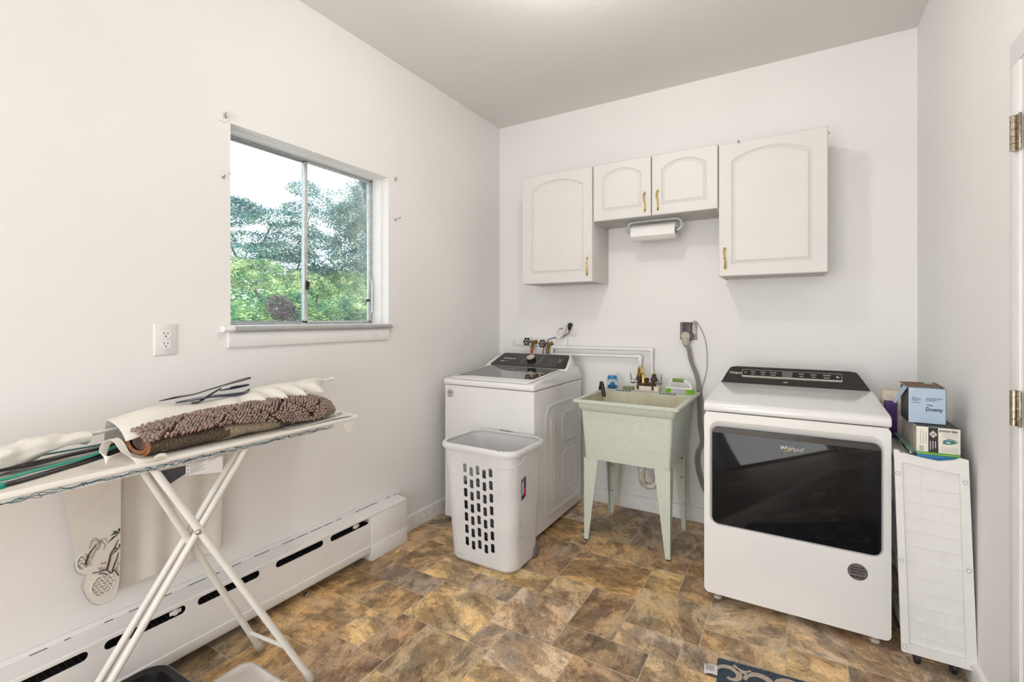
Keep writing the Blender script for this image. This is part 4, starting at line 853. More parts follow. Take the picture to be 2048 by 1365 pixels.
# ---------------------------------------------------------------- slim rolling cart and what lies on it
ct = thing('rolling_cart', 'slim white plastic rolling cart squeezed between dryer and right wall', 'cart', (.44, 2.34, 0)); CY = 2.33
def tilt(bm):
    for v in bm.verts: v.co.x += .024*(.83-v.co.z)/.75
    return bm
cx0, cx1 = .327, .542
top = [(cx1, .822), (cx1-.022, .826), (cx1-.034, .818), (cx1-.055, .812), (.46, .806), (.41, .812), (cx0+.034, .822), (cx0+.020, .822), (cx0+.016, .832), (cx0+.002, .832)]
bm = bmesh.new(); plate(bm, [(cx0, .060), (cx1, .060)]+top, [[(cx0+.024, .095), (cx1-.030, .095), (cx1-.026, .768), (cx1-.06, .770), (cx0+.06, .784), (cx0+.024, .786)]], XZ(CY), -.014, 0)
obj('front_frame', tilt(bm), 'plastw', ct, smooth=30)
bm = bmesh.new(); plate(bm, [(cx0+.022, .093), (cx1-.028, .093), (cx1-.024, .775), (cx0+.022, .79)], [], XZ(CY+.011), -.003, 0)
for k in (1, 2): x = cx0+.024+(cx1-cx0-.054)*k/3; plate(bm, [(x-.001, .095), (x+.001, .095), (x+.001, .772), (x-.001, .774)], [], XZ(CY+.011), 0, .0013)
for k in range(11): z = .13+.0565*k; plate(bm, [(cx0+.024, z), (cx1-.030, z-.002), (cx1-.030, z+.0005), (cx0+.024, z+.0025)], [], XZ(CY+.011), 0, .0022)
obj('grid_panel', tilt(bm), 'plastw', ct, smooth=20)
for x, z in ((cx0+.010, .742), (cx0+.010, .41), (cx0+.010, .082), (cx1-.012, .740), (cx1-.012, .42), (cx1-.012, .072)):
    bm = bmesh.new(); lathe(bm, (x, CY, z), (0, -1, 0), [(0, .0062), (.0015, .0060), (.002, .0045), (.0012, .004)], 16); rv = obj('rivet', tilt(bm), 'trimd', ct); bm = bmesh.new(); plate(bm, circ(x, z, .0076, 18), [circ(x, z, .0060, 18)], XZ(CY), 0, .0010); obj('rivet_ring', tilt(bm), 'inkg', rv)
bm = bmesh.new()
for z in (.075, .30, .52, .735): box(bm, cx0+.018, cx1-.018, CY+.016, CY+.42, z, z+.012, bev=.002); box(bm, cx0+.018, cx0+.021, CY+.016, CY+.42, z+.012, z+.05); box(bm, cx1-.021, cx1-.018, CY+.016, CY+.42, z+.012, z+.05)
box(bm, cx0+.018, cx0+.030, CY+.40, CY+.42, .06, .80); box(bm, cx1-.030, cx1-.018, CY+.40, CY+.42, .06, .80); box(bm, cx0+.010, cx1-.010, CY+.012, CY+.42, .790, .800, bev=.002); obj('shelves', tilt(bm), 'plastw', ct)
for x, y in ((.405, 2.385), (.512, 2.385), (.405, 2.68), (.512, 2.68)):
    bm = bmesh.new(); lathe(bm, (x-.009, y, .0265), (1, 0, 0), [(0, .022), (.003, .026), (.015, .026), (.018, .022)], 18); box(bm, x-.012, x+.012, y-.008, y+.008, .045, .076, bev=.003); obj('caster', bm, 'rubber', ct)
# iron carton
ib = thing('iron_box', 'white and black carton of a steam iron lying on top of the rolling cart', 'box', (.46, 2.50, .83))
I0, I1, IZ0, IZ1, IY = .401, .527, .8305, .926, 2.36
bm = bmesh.new(); box(bm, I0, I1, IY, 2.64, IZ0, IZ1, bev=.001); obj('carton', bm, 'boxw', ib)
bxo('worn_side', 'boxg', ib, I0-.0012, I0, IY+.002, 2.638, IZ0+.001, IZ1-.001)
bxo('black_top', 'boxk', ib, I0+.001, I1-.001, IY+.001, 2.639, IZ1, IZ1+.0012)
W_ = I1-I0
bm = bmesh.new(); plate(bm, [(I0+W_*.275, IZ0+.001), (I0+W_*.505, IZ0+.001), (I0+W_*.495, IZ1-.001), (I0+W_*.275, IZ1-.001)], [], XZ(IY), 0, .0008); bb = obj('black_band', bm, 'boxk', ib)
text('maker_lettering', 'proctor\u00b7silex', .0150, 'inkd', ib, (I0+W_*.525, IY-.0003, IZ1-.010), (1, 0, 0), (0, 0, 1), bold=.0003, sx=.66)
bm = bmesh.new(); zc = IZ1-.026; xc = I0+W_*.385
plate(bm, [(xc, zc+.014), (xc+.012, zc), (xc, zc-.014), (xc-.012, zc)], [circ(xc, zc, .0050, 12)], XZ(IY-.0008), 0, .0005)
plate(bm, circ(xc, zc, .0030, 8), [], XZ(IY-.0008), 0, .0005)
for k in range(3):
    x = I0+W_*.31+.0075*k; plate(bm, [(x, IZ0+.010+.004*k), (x+.0022, IZ0+.010+.004*k), (x+.0022, IZ0+.044), (x, IZ0+.044)], [], XZ(IY-.0008), 0, .0004)
obj('white_emblem', bm, 'ink', bb)
bm = bmesh.new()
for k in range(3): plate(bm, [(I0+.011+.008*k, IZ0+.030), (I0+.0125+.008*k, IZ0+.030), (I0+.0125+.008*k, IZ1-.010-.004*k), (I0+.011+.008*k, IZ1-.010-.004*k)], [], XZ(IY), 0, .0004)
for k in range(9): x = I0+.008; z = IZ0+.004+.0022*k; plate(bm, [(x, z), (x+.013, z), (x+.013, z+.0011), (x, z+.0011)], [], XZ(IY), 0, .0005)
for k in range(7): x = I0+W_*.60+.0065*k; plate(bm, [(x, IZ0+.006+.001*k), (x+.0010, IZ0+.006), (x+.0010, IZ0+.026), (x, IZ0+.026)], [], XZ(IY), 0, .0004); plate(bm, [(x, IZ0+.062), (x+.0010, IZ0+.062), (x+.0010, IZ0+.078), (x, IZ0+.078)], [], XZ(IY), 0, .0004)
obj('printed_lines', bm, 'inkg', ib)
bm = bmesh.new(); xi = I0+W_*.60; zi = IZ0+.044
plate(bm, [(xi, zi-.007), (xi+.014, zi-.009), (xi+.028, zi-.006), (xi+.044, zi+.001), (xi+.030, zi+.0075), (xi+.012, zi+.009), (xi+.002, zi+.006)], [[(xi+.010, zi-.003), (xi+.020, zi-.004), (xi+.024, zi), (xi+.012, zi+.002)]], XZ(IY), 0, .0006)
plate(bm, [(xi+.010, zi+.012), (xi+.040, zi+.0065), (xi+.046, zi+.003), (xi+.044, zi+.007), (xi+.030, zi+.0115), (xi+.012, zi+.0145)], [], XZ(IY), 0, .0005); obj('iron_picture', bm, 'tealpr', ib)
# dryer sheet carton on top
db = thing('dryer_sheet_box', 'light blue dryer sheet carton with open lid, on top of the iron carton', 'box', (.44, 2.5, .93))
B0, B1, BY, BZ0, BZ1 = .386, .498, 2.415, .9285, 1.066
def bt(bm):   # the carton sits slightly tipped
    for v in bm.verts:
        v.co = Vector((v.co.x-.03*(v.co.z-BZ0)*-.3, v.co.y, v.co.z+.0*(v.co.x-B0)))
    return bm
bm = bmesh.new(); t = .0012
box(bm, B0, B1, BY, BY+t, BZ0, BZ1); box(bm, B1-t, B1, BY, BY+.16, BZ0, BZ1); box(bm, B0, B1, BY+.16, BY+.16+t, BZ0, BZ1); box(bm, B0, B1, BY, BY+.16, BZ0, BZ0+t); obj('carton', bm, 'ltblue', db)
bm = bmesh.new(); box(bm, B0, B0+t, BY+.004, BY+.16, BZ0, BZ1-.004); obj('inner_side', bm, 'boxk', db)
bm = bmesh.new(); plate(bm, [(B0-.004, BY+.002), (B1-.002, BY+.004), (B1-.014, BY+.095), (B0-.016, BY+.085)], [], lambda u, v, w: (u, v, BZ1+.004+.10*(v-BY)*1.0+w), 0, .0012); obj('lid_flap', bm, 'brownc', db)
bm = bmesh.new(); plate(bm, [(.445, BY+.06), (.474, BY+.06), (.470, BY+.088), (.446, BY+.088)], [], lambda u, v, w: (u, v, BZ1+.004+.10*(v-BY)+w), .0012, .0016); obj('mint_print', bm, 'mint', db)
bm = bmesh.new(); plate(bm, [(BY+.012, BZ1-.002), (BY+.055, BZ1+.004), (BY+.20, BZ1-.085), (BY+.165, BZ1-.09)], [], lambda u, v, w: (B0-.002-.10*(u-BY)+w, u, v), 0, .0012); obj('side_flap', bm, 'ltblue', db)
text('brand_lettering', 'Downy', .021, 'navyp', db, (B0+.052, BY-.0004, BZ0+.056), (1, 0, 0), (0, 0, 1), bold=.0004, sx=.80)
text('small_lettering', 'Free', .009, 'navyp', db, (B0+.056, BY-.0004, BZ0+.0725), (1, 0, 0), (0, 0, 1), bold=.0002)
bm = bmesh.new()
for k, (a, b) in enumerate(((.010, .024), (.010, .038), (.010, .040), (.010, .030))): z = BZ1-.038-.004*k; plate(bm, [(B0+a, z), (B0+b, z), (B0+b, z+.0014), (B0+a, z+.0014)], [], XZ(BY), 0, .0004)
for k, (a, b) in enumerate(((.052, .104), (.052, .100), (.052, .086), (.052, .080))): z = BZ1-.038-.0036*k; plate(bm, [(B0+a, z), (B0+b, z), (B0+b, z+.0013), (B0+a, z+.0013)], [], XZ(BY), 0, .0004)
plate(bm, [(B0+.008, BZ1-.058), (B0+.036, BZ1-.058), (B0+.036, BZ1-.0565), (B0+.008, BZ1-.0565)], [], XZ(BY), 0, .0004)
obj('printed_lines', bm, 'navyp', db)
bm = bmesh.new(); plate(bm, circ(B0+.010, BZ1-.009, .006, 14), [], XZ(BY), 0, .0004); obj('lot_mark', bm, 'ink', db)
# other things stowed behind
b1 = tag(obj('purple_box', box(bmesh.new(), .352, .393, 2.705, 2.76, .8015, .962, bev=.001), 'purple'), 'narrow dark purple carton standing behind the iron carton', 'box')
b2 = tag(obj('beige_box', box(bmesh.new(), .350, .50, 2.77, 2.85, .8015, 1.005, bev=.002), 'beige'), 'ribbed beige carton standing at the back of the rolling cart', 'box')
b3 = tag(obj('brown_box', box(bmesh.new(), .335, .348, 2.55, 2.64, .8015, .925, bev=.001), 'brownc'), 'narrow brown carton edge beside the dryer top', 'box')
pt = thing('plastic_container', 'flat clear greenish plastic container lying under the left side of the iron carton', 'container', (.39, 2.5, .80))
bm = bmesh.new(); box(bm, .379, .3995, 2.356, 2.695, .8015, .8285, bev=.002); obj('clear_side', bm, 'clearg', pt)
bm = bmesh.new()
for k in range(4): tube(bm, [(.381+.006*k, 2.356, .8290), (.381+.006*k, 2.69, .8290)], .0014, 6, 1)
tube(bm, [(.3795, 2.355, .806), (.3795, 2.69, .806)], .0014, 6, 1); obj('ridges', bm, 'mint', pt)
bg_ = thing('folder', 'thin blue folder with a green edge lying under the iron carton', 'folder', (.46, 2.36, .81))
bxo('green_edge', 'limeb', bg_, .4005, .526, 2.350, 2.60, .8235, .8295, bev=.001)
bxo('blue_sheet', 'blueb', bg_, .4005, .524, 2.352, 2.60, .8015, .8230, bev=.001)
# ---------------------------------------------------------------- ironing board
ir = thing('ironing_board', 'white folding ironing board with tubular crossed legs along the left wall', 'ironing board', (-1.81, .8, 0))
BX0, BX1, BYE, BZ = -2.005, -1.662, 1.462, .897
bm = bmesh.new(); OUTB = [(BX0, -.10), (BX1, -.10), (BX1, BYE-.012), (BX1-.012, BYE), (BX0+.012, BYE+.03), (BX0, BYE+.02)]
prism(bm, OUTB, XY(0), .8955, .9095, bev=.003); obj('board_edge', bm, 'coverw', ir)
bm = bmesh.new(); prism(bm, [(BX0+.014, -.09), (BX1-.014, -.09), (BX1-.014, BYE-.09), (BX0+.014, BYE-.09)], XY(0), .9090, .9120, bev=.0012); obj('board_cover', bm, 'cover', ir)
bm = bmesh.new(); box(bm, BX1-.010, BX1-.004, -.08, BYE-.135, .8770, .8960, bev=.002); sk_ = obj('cover_skirt', bm, 'skirt', ir)
rr = random.Random(11)
for mm, n_, rw in (('inkd', 1, .0006), ('bl_line', 2, .0007), ('gn_line', 1, .0006)):
    bm = bmesh.new()
    for i in range(n_):
        y = rr.uniform(-.05, .05); up_ = rr.random() < .5; pts = []
        while y < BYE-.14:
            pts.append((BX1-.0036, y, rr.uniform(.888, .8950) if up_ else rr.uniform(.8780, .885))); y += rr.choice((-.008, .008, .016, .028, .045, .06)); up_ = not up_
        tube(bm, pts, rw, 4, 1)
    o = obj('printed_scribble', bm, mm, sk_); o['kind'] = 'stuff'
def leg(nm, a, b, m='legw', r=.0115): 
    bm = bmesh.new(); cyl(bm, a, b, r, 14); return obj('leg', bm, m, ir)
TA, FA = Vector((-1.712, .655, .895)), Vector((-1.845, 1.113, .014)); TB, FB = Vector((-1.684, .672, .894)), Vector((-1.530, 1.115, .014))
for T, F in ((TA, FA), (TB, FB)):
    bm = bmesh.new(); cyl(bm, T, F, .0115, 14)
    l_ = obj('leg', bm, 'legw', ir)
    bm = bmesh.new(); d_ = (F-T).normalized(); lathe(bm, F-d_*.03, d_, [(0, .0125), (.004, .0145), (.030, .0150), (.040, .010)], 14); obj('foot_cap', bm, 'foot', l_)
bm = bmesh.new(); cyl(bm, FA+(TA-FA)*.11, FB+(TB-FB)*.17, .007, 10); obj('stretcher', bm, 'legw', ir)
TC_, FC_ = Vector((-1.700, .962, .895)), Vector((-1.905, .505, .014)); TD_, FD_ = Vector((-1.684, .978, .894)), Vector((-1.845, .505, .014))
for T, F in ((TC_, FC_), (TD_, FD_)):
    bm = bmesh.new(); cyl(bm, T, F, .0115, 14); l_ = obj('leg', bm, 'legw', ir)
    bm = bmesh.new(); d_ = (F-T).normalized(); lathe(bm, F-d_*.03, d_, [(0, .0125), (.004, .0145), (.030, .0150), (.040, .010)], 14); obj('foot_cap', bm, 'foot', l_)
pv = Vector((-1.575,0.77,0.659)); pv = TB+(FB-TB)*.268
bm = bmesh.new(); lathe(bm, pv+Vector((.004, -.004, 0)), (.80, -.60, 0), [(0, .009), (.010, .009), (.013, .006), (.014, .001)], 14); obj('pivot_rivet', bm, 'chrome', ir)
# mesh pocket and care label hanging under the cover
bm = bmesh.new(); mp = [(-1.674,0.695,0.87), (-1.674,0.765,0.868), (-1.674,0.765,0.842), (-1.674,0.719,0.822)]
plate(bm, [p[1:] for p in mp], [], YZ(-1.674), -.002, 0); obj('mesh_pocket', bm, 'weave', ir)
bm = bmesh.new(); mp = [(-1.673,0.766,0.871), (-1.673,0.878,0.872), (-1.673,0.878,0.816), (-1.673,0.766,0.836)]
plate(bm, [p[1:] for p in mp], [], YZ(-1.673), -.0008, 0); cl_ = obj('care_label', bm, 'stickw', ir)
bm = bmesh.new(); yl, zl = mp[0][1], mp[0][2]
for k in range(7): z = zl-.007-.0045*k; y = yl+.012; plate(bm, [(y, z+.003), (y+.045-.006*(k % 3), z+.006), (y+.045-.006*(k % 3), z+.0075), (y, z+.0045)], [], YZ(-1.673), 0, .0004)
for k in range(3): z = zl-.002-.0045*k; y = yl+.066; plate(bm, [(y, z+.003), (y+.035-.006*k, z+.006), (y+.035-.006*k, z+.0072), (y, z+.0042)], [], YZ(-1.673), 0, .0004)
obj('label_print', bm, 'inkg', cl_)
bm = bmesh.new()
for k in range(3): plate(bm, circ(yl+.005, zl-.006-.012*k, .002, 8), [], YZ(-1.673), 0, .0004)
obj('label_dots', bm, 'inkd', cl_)
# embroidered cloth spread on the board end, its lace corner hanging over the edge
ec = thing('embroidered_cloth', 'white cloth with green stitching on the window end of the ironing board', 'cloth', (-1.8, 1.38, .9))
bm = bmesh.new(); sheet(bm, 14, 10, lambda s, t: Vector((-1.99+.325*s, 1.14+.30*t+.015*math.sin(5*s), .9125+.002*math.sin(9*s+2)*math.sin(7*t)+.003+.022*math.exp(-((t-.25)/.3)**2)*(1-s)**2)), .0012); obj('cloth', bm, 'lace', ec, smooth=60)
bm = bmesh.new(); rr = random.Random(8)
for i in range(34):
    x, y = -1.95+rr.uniform(0, .25), 1.35+rr.uniform(0, .07); q = rr.uniform(0, 6); tube(bm, [(x, y, .9185), (x+.010*math.cos(q), y+.010*math.sin(q), .9195)], .0016, 5, 1)
obj('green_stitching', bm, 'gn_line', ec)
LC = [(-1.659,1.373,0.888), (-1.659,1.426,0.888), (-1.659,1.416,0.862), (-1.66,1.397,0.838), (-1.66,1.381,0.858)]
bm = bmesh.new(); lc = [p[1:] for p in LC]; cy = sum(p[0] for p in lc)/5; cz = sum(p[1] for p in lc)/5
hl_ = [circ(cy+a*.006, cz+.004-b*.0075, .0022, 6) for a in (-1, 0, 1) for b in (-1, 0, 1) if not (b == 1 and a)]
plate(bm, lc, hl_, YZ(-1.6595), -.001, 0); obj('lace_corner', bm, 'lace', ec, smooth=0)
bm = bmesh.new(); tube(bm, [(-1.93,1.458,0.94), (-1.93,1.485,0.929), (-1.93,1.508,0.911), (-1.93,1.517,0.902)], .0085, 8, 4, flat=.35); tag(obj('wooden_strip', bm, 'oldbrass'), 'short curved dark wooden strip resting on the far end of the board', 'strip')
# ---------------------------------------------------------------- rolled rug with the chenille mat on top
rg = thing('rolled_rug', 'rolled brown and tan rug with orange backing lying on the ironing board', 'rug', (-1.76, .95, .9))
RC = lambda y: Vector((-1.775, y, .938))
def rugs(s, t):   # s around, t along
    y = .672+.66*t; a = 2*math.pi*s; r = 1-.25*max(0, t-.8)/.2
    return Vector((-1.775+.095*math.cos(a), y, .9475+.0405*r*math.sin(a)+.002*math.sin(7*y*6+3*a)))
bm = bmesh.new(); V_ = grid(bm, 40, 40, rugs, closeu=True)
for f in bm.faces:
    c = f.calc_center_median(); n_ = noise.noise(Vector((c.y*7, c.z*14+c.x*4, 2)))
    if n_ > .10: f.material_index = 1
bm.faces.new([V_[i][-1] for i in range(40)])
obj('pile', bm, ['rugd', 'rugl'], rg, smooth=60)
bm = bmesh.new()
for k, (r0, r1, dy, mi) in enumerate(((1, .86, -.004, 0), (.86, .80, .004, 1), (.80, .58, .002, 0), (.58, .5, .012, 1), (.5, .02, .010, 1))):
    A = [bm.verts.new((-1.775+.095*r0*math.cos(a), .672+(-.004 if k else 0)+(dy if k else 0), .9475+.0405*r0*math.sin(a))) for a in (2*math.pi*i/40 for i in range(40))]
    B = [bm.verts.new((-1.775+.095*r1*math.cos(a), .672+dy, .9475+.0405*r1*math.sin(a))) for a in (2*math.pi*i/40 for i in range(40))]
    for i in range(40): j = (i+1) % 40; bm.faces.new((A[i], A[j], B[j], B[i])).material_index = mi
obj('rolled_end', bm, ['latex', 'pinkr'], rg, smooth=30)
cm_ = thing('chenille_mat', 'pinkish brown chenille bath mat folded over the rolled rug on the ironing board', 'mat', (-1.76, 1.0, .98))
def CM(s, t, h):   # s across from front bottom over the top to the back, t along y
    y = .668+.70*t; w = .098+.010*math.sin(3*t+1); a0 = 26-48*max(0, min(1, (t-.35)/.45)); a = math.radians(a0+(138-a0)*s)
    zc = .946+.012*t; hh = .040+.014*math.sin(math.pi*min(1, t*1.0))
    p = Vector((-1.775+w*math.cos(a), y, zc+hh*math.sin(a))); n = Vector((math.cos(a)/w, 0, math.sin(a)/hh)).normalized()
    e = max(0, t-.86)/.14; e0 = max(0, .06-t)/.06
    if e > 0:
        n = (n*(1-e*.6)+Vector((0, 1, 0))*e*.9).normalized(); k = math.sqrt(max(0, 1-e*e)); p = Vector((-1.775+(p.x+1.775)*(.45+.55*k), p.y-.01*e, .925+(p.z-.925)*(.35+.65*k)))
    if e0 > 0: n = (n*(1-e0*.4)+Vector((0, -1, 0))*e0*.7).normalized()
    return p+n*h, n
bm = bmesh.new(); grid(bm, 20, 30, lambda s, t: CM(s, t, .002)[0]); obj('mat_backing', bm, 'chenb', cm_, smooth=60)
bm = bmesh.new(); rr = random.Random(2)
NY, NX = 62, 27
for i in range(NX):
    for j in range(NY):
        s = (i+.5+rr.uniform(-.22, .22))/NX; t = (j+(.5 if i % 2 else 0)+rr.uniform(-.18, .18))/NY
        if t < 0 or t > 1: continue
        # maroon gaps that divide the pile into lozenges
        g = min(abs(((t*4.2+s*1.3) % 1)-.5), abs(((t*4.2-s*1.3+.35) % 1)-.5))
        if g < .045 and rr.random() < .85: continue
        p, n = CM(s, t, .001); q = (n+Vector((rr.uniform(-.12, .12), rr.uniform(-.12, .12)-.3*(t < .08), rr.uniform(-.30, -.05)))).normalized()
        L_ = rr.uniform(.015, .019); u_, v_ = frame_of(q); r = rr.uniform(.0040, .0052)
        rings = [[bm.verts.new(p+q*h+(u_*math.cos(2*math.pi*k/6)+v_*math.sin(2*math.pi*k/6))*rad) for k in range(6)] for h, rad in ((0, r*.8), (L_*.75, r), (L_*.93, r*.75))]
        tipv = bm.verts.new(p+q*L_)
        for A, B in zip(rings, rings[1:]):
            for k in range(6): bm.faces.new((A[k], A[(k+1) % 6], B[(k+1) % 6], B[k]))
        for k in range(6): bm.faces.new((rings[-1][k], rings[-1][(k+1) % 6], tipv))
o = obj('chenille_noodles', bm, 'chen', cm_, smooth=70); o['kind'] = 'stuff'
# cream strap curling round the end of the roll
stp = thing('cloth_strap', 'cream cloth strap twisted in a loop around the near end of the rolled rug', 'strap', (-1.72, .64, .9))
def ribbon(bm, pts, w, th=.0015, up=(0, 0, 1), n=8):
    P = smooth_path([p[0] for p in pts], n); Wd = [Vector(p[1]).normalized() for p in pts]; L1, L2 = [], []
    for i, p in enumerate(P):
        f = i/(len(P)-1)*(len(Wd)-1); j = min(int(f), len(Wd)-2); d = (Wd[j]*(1-(f-j))+Wd[j+1]*(f-j)).normalized()
        L1.append(p+d*w/2); L2.append(p-d*w/2)
    def f_(s, t):
        i = round(s*(len(P)-1)); return L1[i]*(1-t)+L2[i]*t
    sheet(bm, len(P), 3, f_, th); return bm
bm = bmesh.new(); ribbon(bm, [((-1.66,0.701,0.909), (.8, 0, .6)), ((-1.66,0.662,0.91), (.6, 0, .8)), ((-1.665,0.632,0.917), (.2, -.2, .9)), ((-1.67,0.606,0.95), (.3, -.9, .3)), ((-1.69,0.597,0.979), (.1, -.9, .2)), ((-1.72,0.592,0.986), (.3, -.8, .0)), ((-1.73,0.58,0.973), (.2, -.9, .2)), ((-1.7,0.562,0.952), (.2, -.7, .6)), ((-1.68,0.565,0.935), (.1, .2, 1)), ((-1.69,0.589,0.941), (.2, .9, .5))], .024); obj('strap', bm, 'fabric', stp, smooth=60)
bm = bmesh.new(); ribbon(bm, [((-1.655,0.67,0.919), (0, .2, 1)), ((-1.655,0.683,0.925), (0, .4, 1)), ((-1.655,0.702,0.92), (0, -.2, 1)), ((-1.655,0.704,0.91), (0, -.6, 1))], .010); obj('strap_end', bm, 'fabric', stp, smooth=60)
# curtain rod with gathered valances
rd = thing('curtain_rod', 'thin white curtain rod lying along the ironing board above the rug', 'curtain rod', (-1.9, .9, 1.0))
RP = [Vector((-1.885, .10, .935)), Vector((-1.885, .62, .980)), Vector((-1.885, 1.0, 1.018)), Vector((-1.90, 1.50, 1.050))]
bm = bmesh.new(); tube(bm, [RP[0], RP[1], RP[2], RP[3]], .0055, 10, 8); lathe(bm, RP[3], (0, 1, .06), [(-.02, .0056), (-.015, .0075), (.006, .0085), (.012, .006)], 12); obj('rod', bm, 'trim', rd)
def rodp(y):
    for a, b in zip(RP, RP[1:]):
        if y <= b.y: return a+(b-a)*((y-a.y)/(b.y-a.y))
    return RP[-1]
vl = thing('valance', 'cream gathered valance threaded on the rod and draped over the chenille mat', 'valance', (-1.88, 1.0, 1.0))
def val(s, t):   # s along, t from back bottom over the rod to the zigzag front hem
    y = .636+.74*s; c = rodp(y); fold = math.sin(s*46+1.2*math.sin(9*s)); k = max(0, (s-.30)/.70)
    h = .013+.014*math.exp(-((s-.16)/.2)**2)+.004*math.sin(11*s); w_ = 1-.35*max(0, s-.86)/.14
    if t < .35:
        u = t/.35; return Vector((c.x-.030+.012*u, y, c.z-.045+.058*u+h*u))
    u = (t-.35)/.65; hem = (.092+.034*(fold if k > 0 else .1)*min(1, k*2.5))*w_; sag = .052-.012*min(1, k*3)
    hem += .0+.030*math.exp(-((s-.05)/.1)**2)
    a = u*1.35; px = c.x-.018+(.030+hem)*math.sin(a)/math.sin(1.35)+.006*fold*k*u; pz = c.z+.013+h-(sag+.004*fold*k)*(1-math.cos(a))/(1-math.cos(1.35))+.005*math.sin(40*s+4*u)*u*k
    return Vector((px+.0*u, y+.010*fold*u*k, pz))
bm = bmesh.new(); sheet(bm, 150, 16, val, .0018); obj('fabric', bm, 'fabric', vl, smooth=70)
bm = bmesh.new()
def slv(s, t):
    y = 1.375+.075*s; c = rodp(y); a = 2*math.pi*t; r = .017*(1-s)+.0075*s+.004*math.sin(9*t*6.28/3+s*7); return c+Vector((math.cos(a)*r*.8, 0, math.sin(a)*r*1.25))
grid(bm, 14, 17, slv); bmesh.ops.remove_doubles(bm, verts=bm.verts, dist=1e-5); obj('gathered_end', bm, 'fabric', vl, smooth=70)
v2 = thing('valance', 'small cream gathered valance bunched on the rod at the near left end of the board', 'valance', (-1.87, .46, .96))
def val2(s, t):
    y = .20+.385*s; c = rodp(y); a = 2*math.pi*t; lump = .5+.5*math.sin(6*s+1); env = .55+.45*math.sin(math.pi*min(1, s*1.05+.12))
    ry = (.024+.018*math.exp(-((s-.72)/.16)**2)+.006*lump)*env; dn = (.052+.020*math.sin(5*s+.4))*env
    k = noise.noise(Vector((s*9, math.cos(a)*1.5, math.sin(a)*1.5)))*.012
    x = c.x+.012+(.045+k)*math.cos(a)*env; z = c.z+(ry if math.sin(a) > 0 else dn)*math.sin(a)+k*.8
    return Vector((x, y+k*.5, max(z, .9185-.01*s)))
bm = bmesh.new(); g_ = grid(bm, 40, 33, val2); bmesh.ops.remove_doubles(bm, verts=bm.verts, dist=1e-5); bm.faces.new([g_[0][j] for j in range(32)]) if all(v.is_valid for v in g_[0][:32]) else None; obj('fabric', bm, 'fabric', v2, smooth=70)
# hangers on top of the valance
hg = thing('plastic_hanger', 'thin black plastic hanger arms crossing on top of the cream valance', 'hanger', (-1.86, .9, 1.06))
def arm(nm, pts, m, par, r=.004, fl=.5):
    bm = bmesh.new(); tube(bm, pts, r, 8, 5, flat=fl); return obj(nm, bm, m, par)
arm('arm', [(-1.87,0.772,1.056), (-1.86,0.824,1.063), (-1.86,0.877,1.066), (-1.86,0.949,1.08), (-1.86,1.038,1.096), (-1.86,1.082,1.103)], 'blackp', hg, [.002, .0065, .005, .0042, .005, .009, .007], .6)
arm('arm', [(-1.85,0.866,1.038), (-1.85,0.892,1.039), (-1.85,0.927,1.058), (-1.85,0.966,1.077)], 'blackp', hg, [.0065, .0065, .006, .0045], .55)
hg2 = thing('plastic_hanger', 'dark navy plastic hanger arms with hooked ends beside the black ones', 'hanger', (-1.86, .95, 1.05))
arm('arm', [(-1.855,0.817,1.045), (-1.855,0.862,1.047), (-1.855,0.929,1.05), (-1.855,1.001,1.047), (-1.855,1.055,1.048), (-1.855,1.077,1.059)], 'navyp', hg2, [.004, .0075, .0085, .009, .009, .0075, .005], .6)
arm('arm', [(-1.88,0.978,1.064), (-1.88,1.015,1.067), (-1.88,1.026,1.069), (-1.88,1.087,1.073)], 'navyp', hg2, [.003, .0045, .0085, .009, .006], .7)
# green and black hangers lying at the near end
def bar(name, lab, pts, m, w, th, cat='hanger'):
    t = thing(name, lab, cat, pts[0]); P = [Vector(p) for p in pts]; bm = bmesh.new()
    tube(bm, P, w/2, 8, 6, flat=th/w, up=(0, 0, 1)); obj('arm', bm, m, t); return t
bar('plastic_hanger', 'bright green plastic hanger arm at the near left end of the ironing board', [(-1.735, .22, .926), (-1.744,0.367,0.926), (-1.771,0.429,0.926), (-1.789,0.495,0.926), (-1.829,0.586,0.926), (-1.955, .75, .926)], 'greenp', .026, .007)
bar('plastic_hanger', 'black plastic hanger arm in front of the green one on the ironing board', [(-1.72, .22, .917), (-1.723,0.363,0.917), (-1.741,0.422,0.917), (-1.773,0.491,0.917), (-1.809,0.568,0.917), (-1.93, .75, .917)], 'blackp', .028, .009)
bar('plastic_hanger', 'black plastic hanger arm behind the green one on the ironing board', [(-1.80, .20, .930), (-1.847,0.389,0.93), (-1.838,0.445,0.93), (-1.868,0.528,0.93), (-1.889,0.618,0.93), (-1.97, .72, .924)], 'blackp', .034, .012)
bar('plastic_hanger', 'dark teal plastic hanger arm half hidden under the bunched valance', [(-1.86, .20, .928), (-1.939,0.408,0.928), (-1.944,0.515,0.928), (-1.943,0.635,0.928), (-1.975, .74, .926)], 'tealp', .014, .006)
tg_ = thing('clothes_peg', 'small green plastic clip at the left edge of the ironing board', 'clip', (-1.719,0.366,0.912))
bm = bmesh.new(); c = Vector((-1.713,0.361,0.912)); prism(bm, [(c.x-.018, c.y-.03), (c.x+.014, c.y-.03), (c.x+.010, c.y+.004), (c.x-.004, c.y+.014), (c.x-.018, c.y+.004)], XY(0), .912, .923, bev=.002); obj('clip_body', bm, 'greenp', tg_)
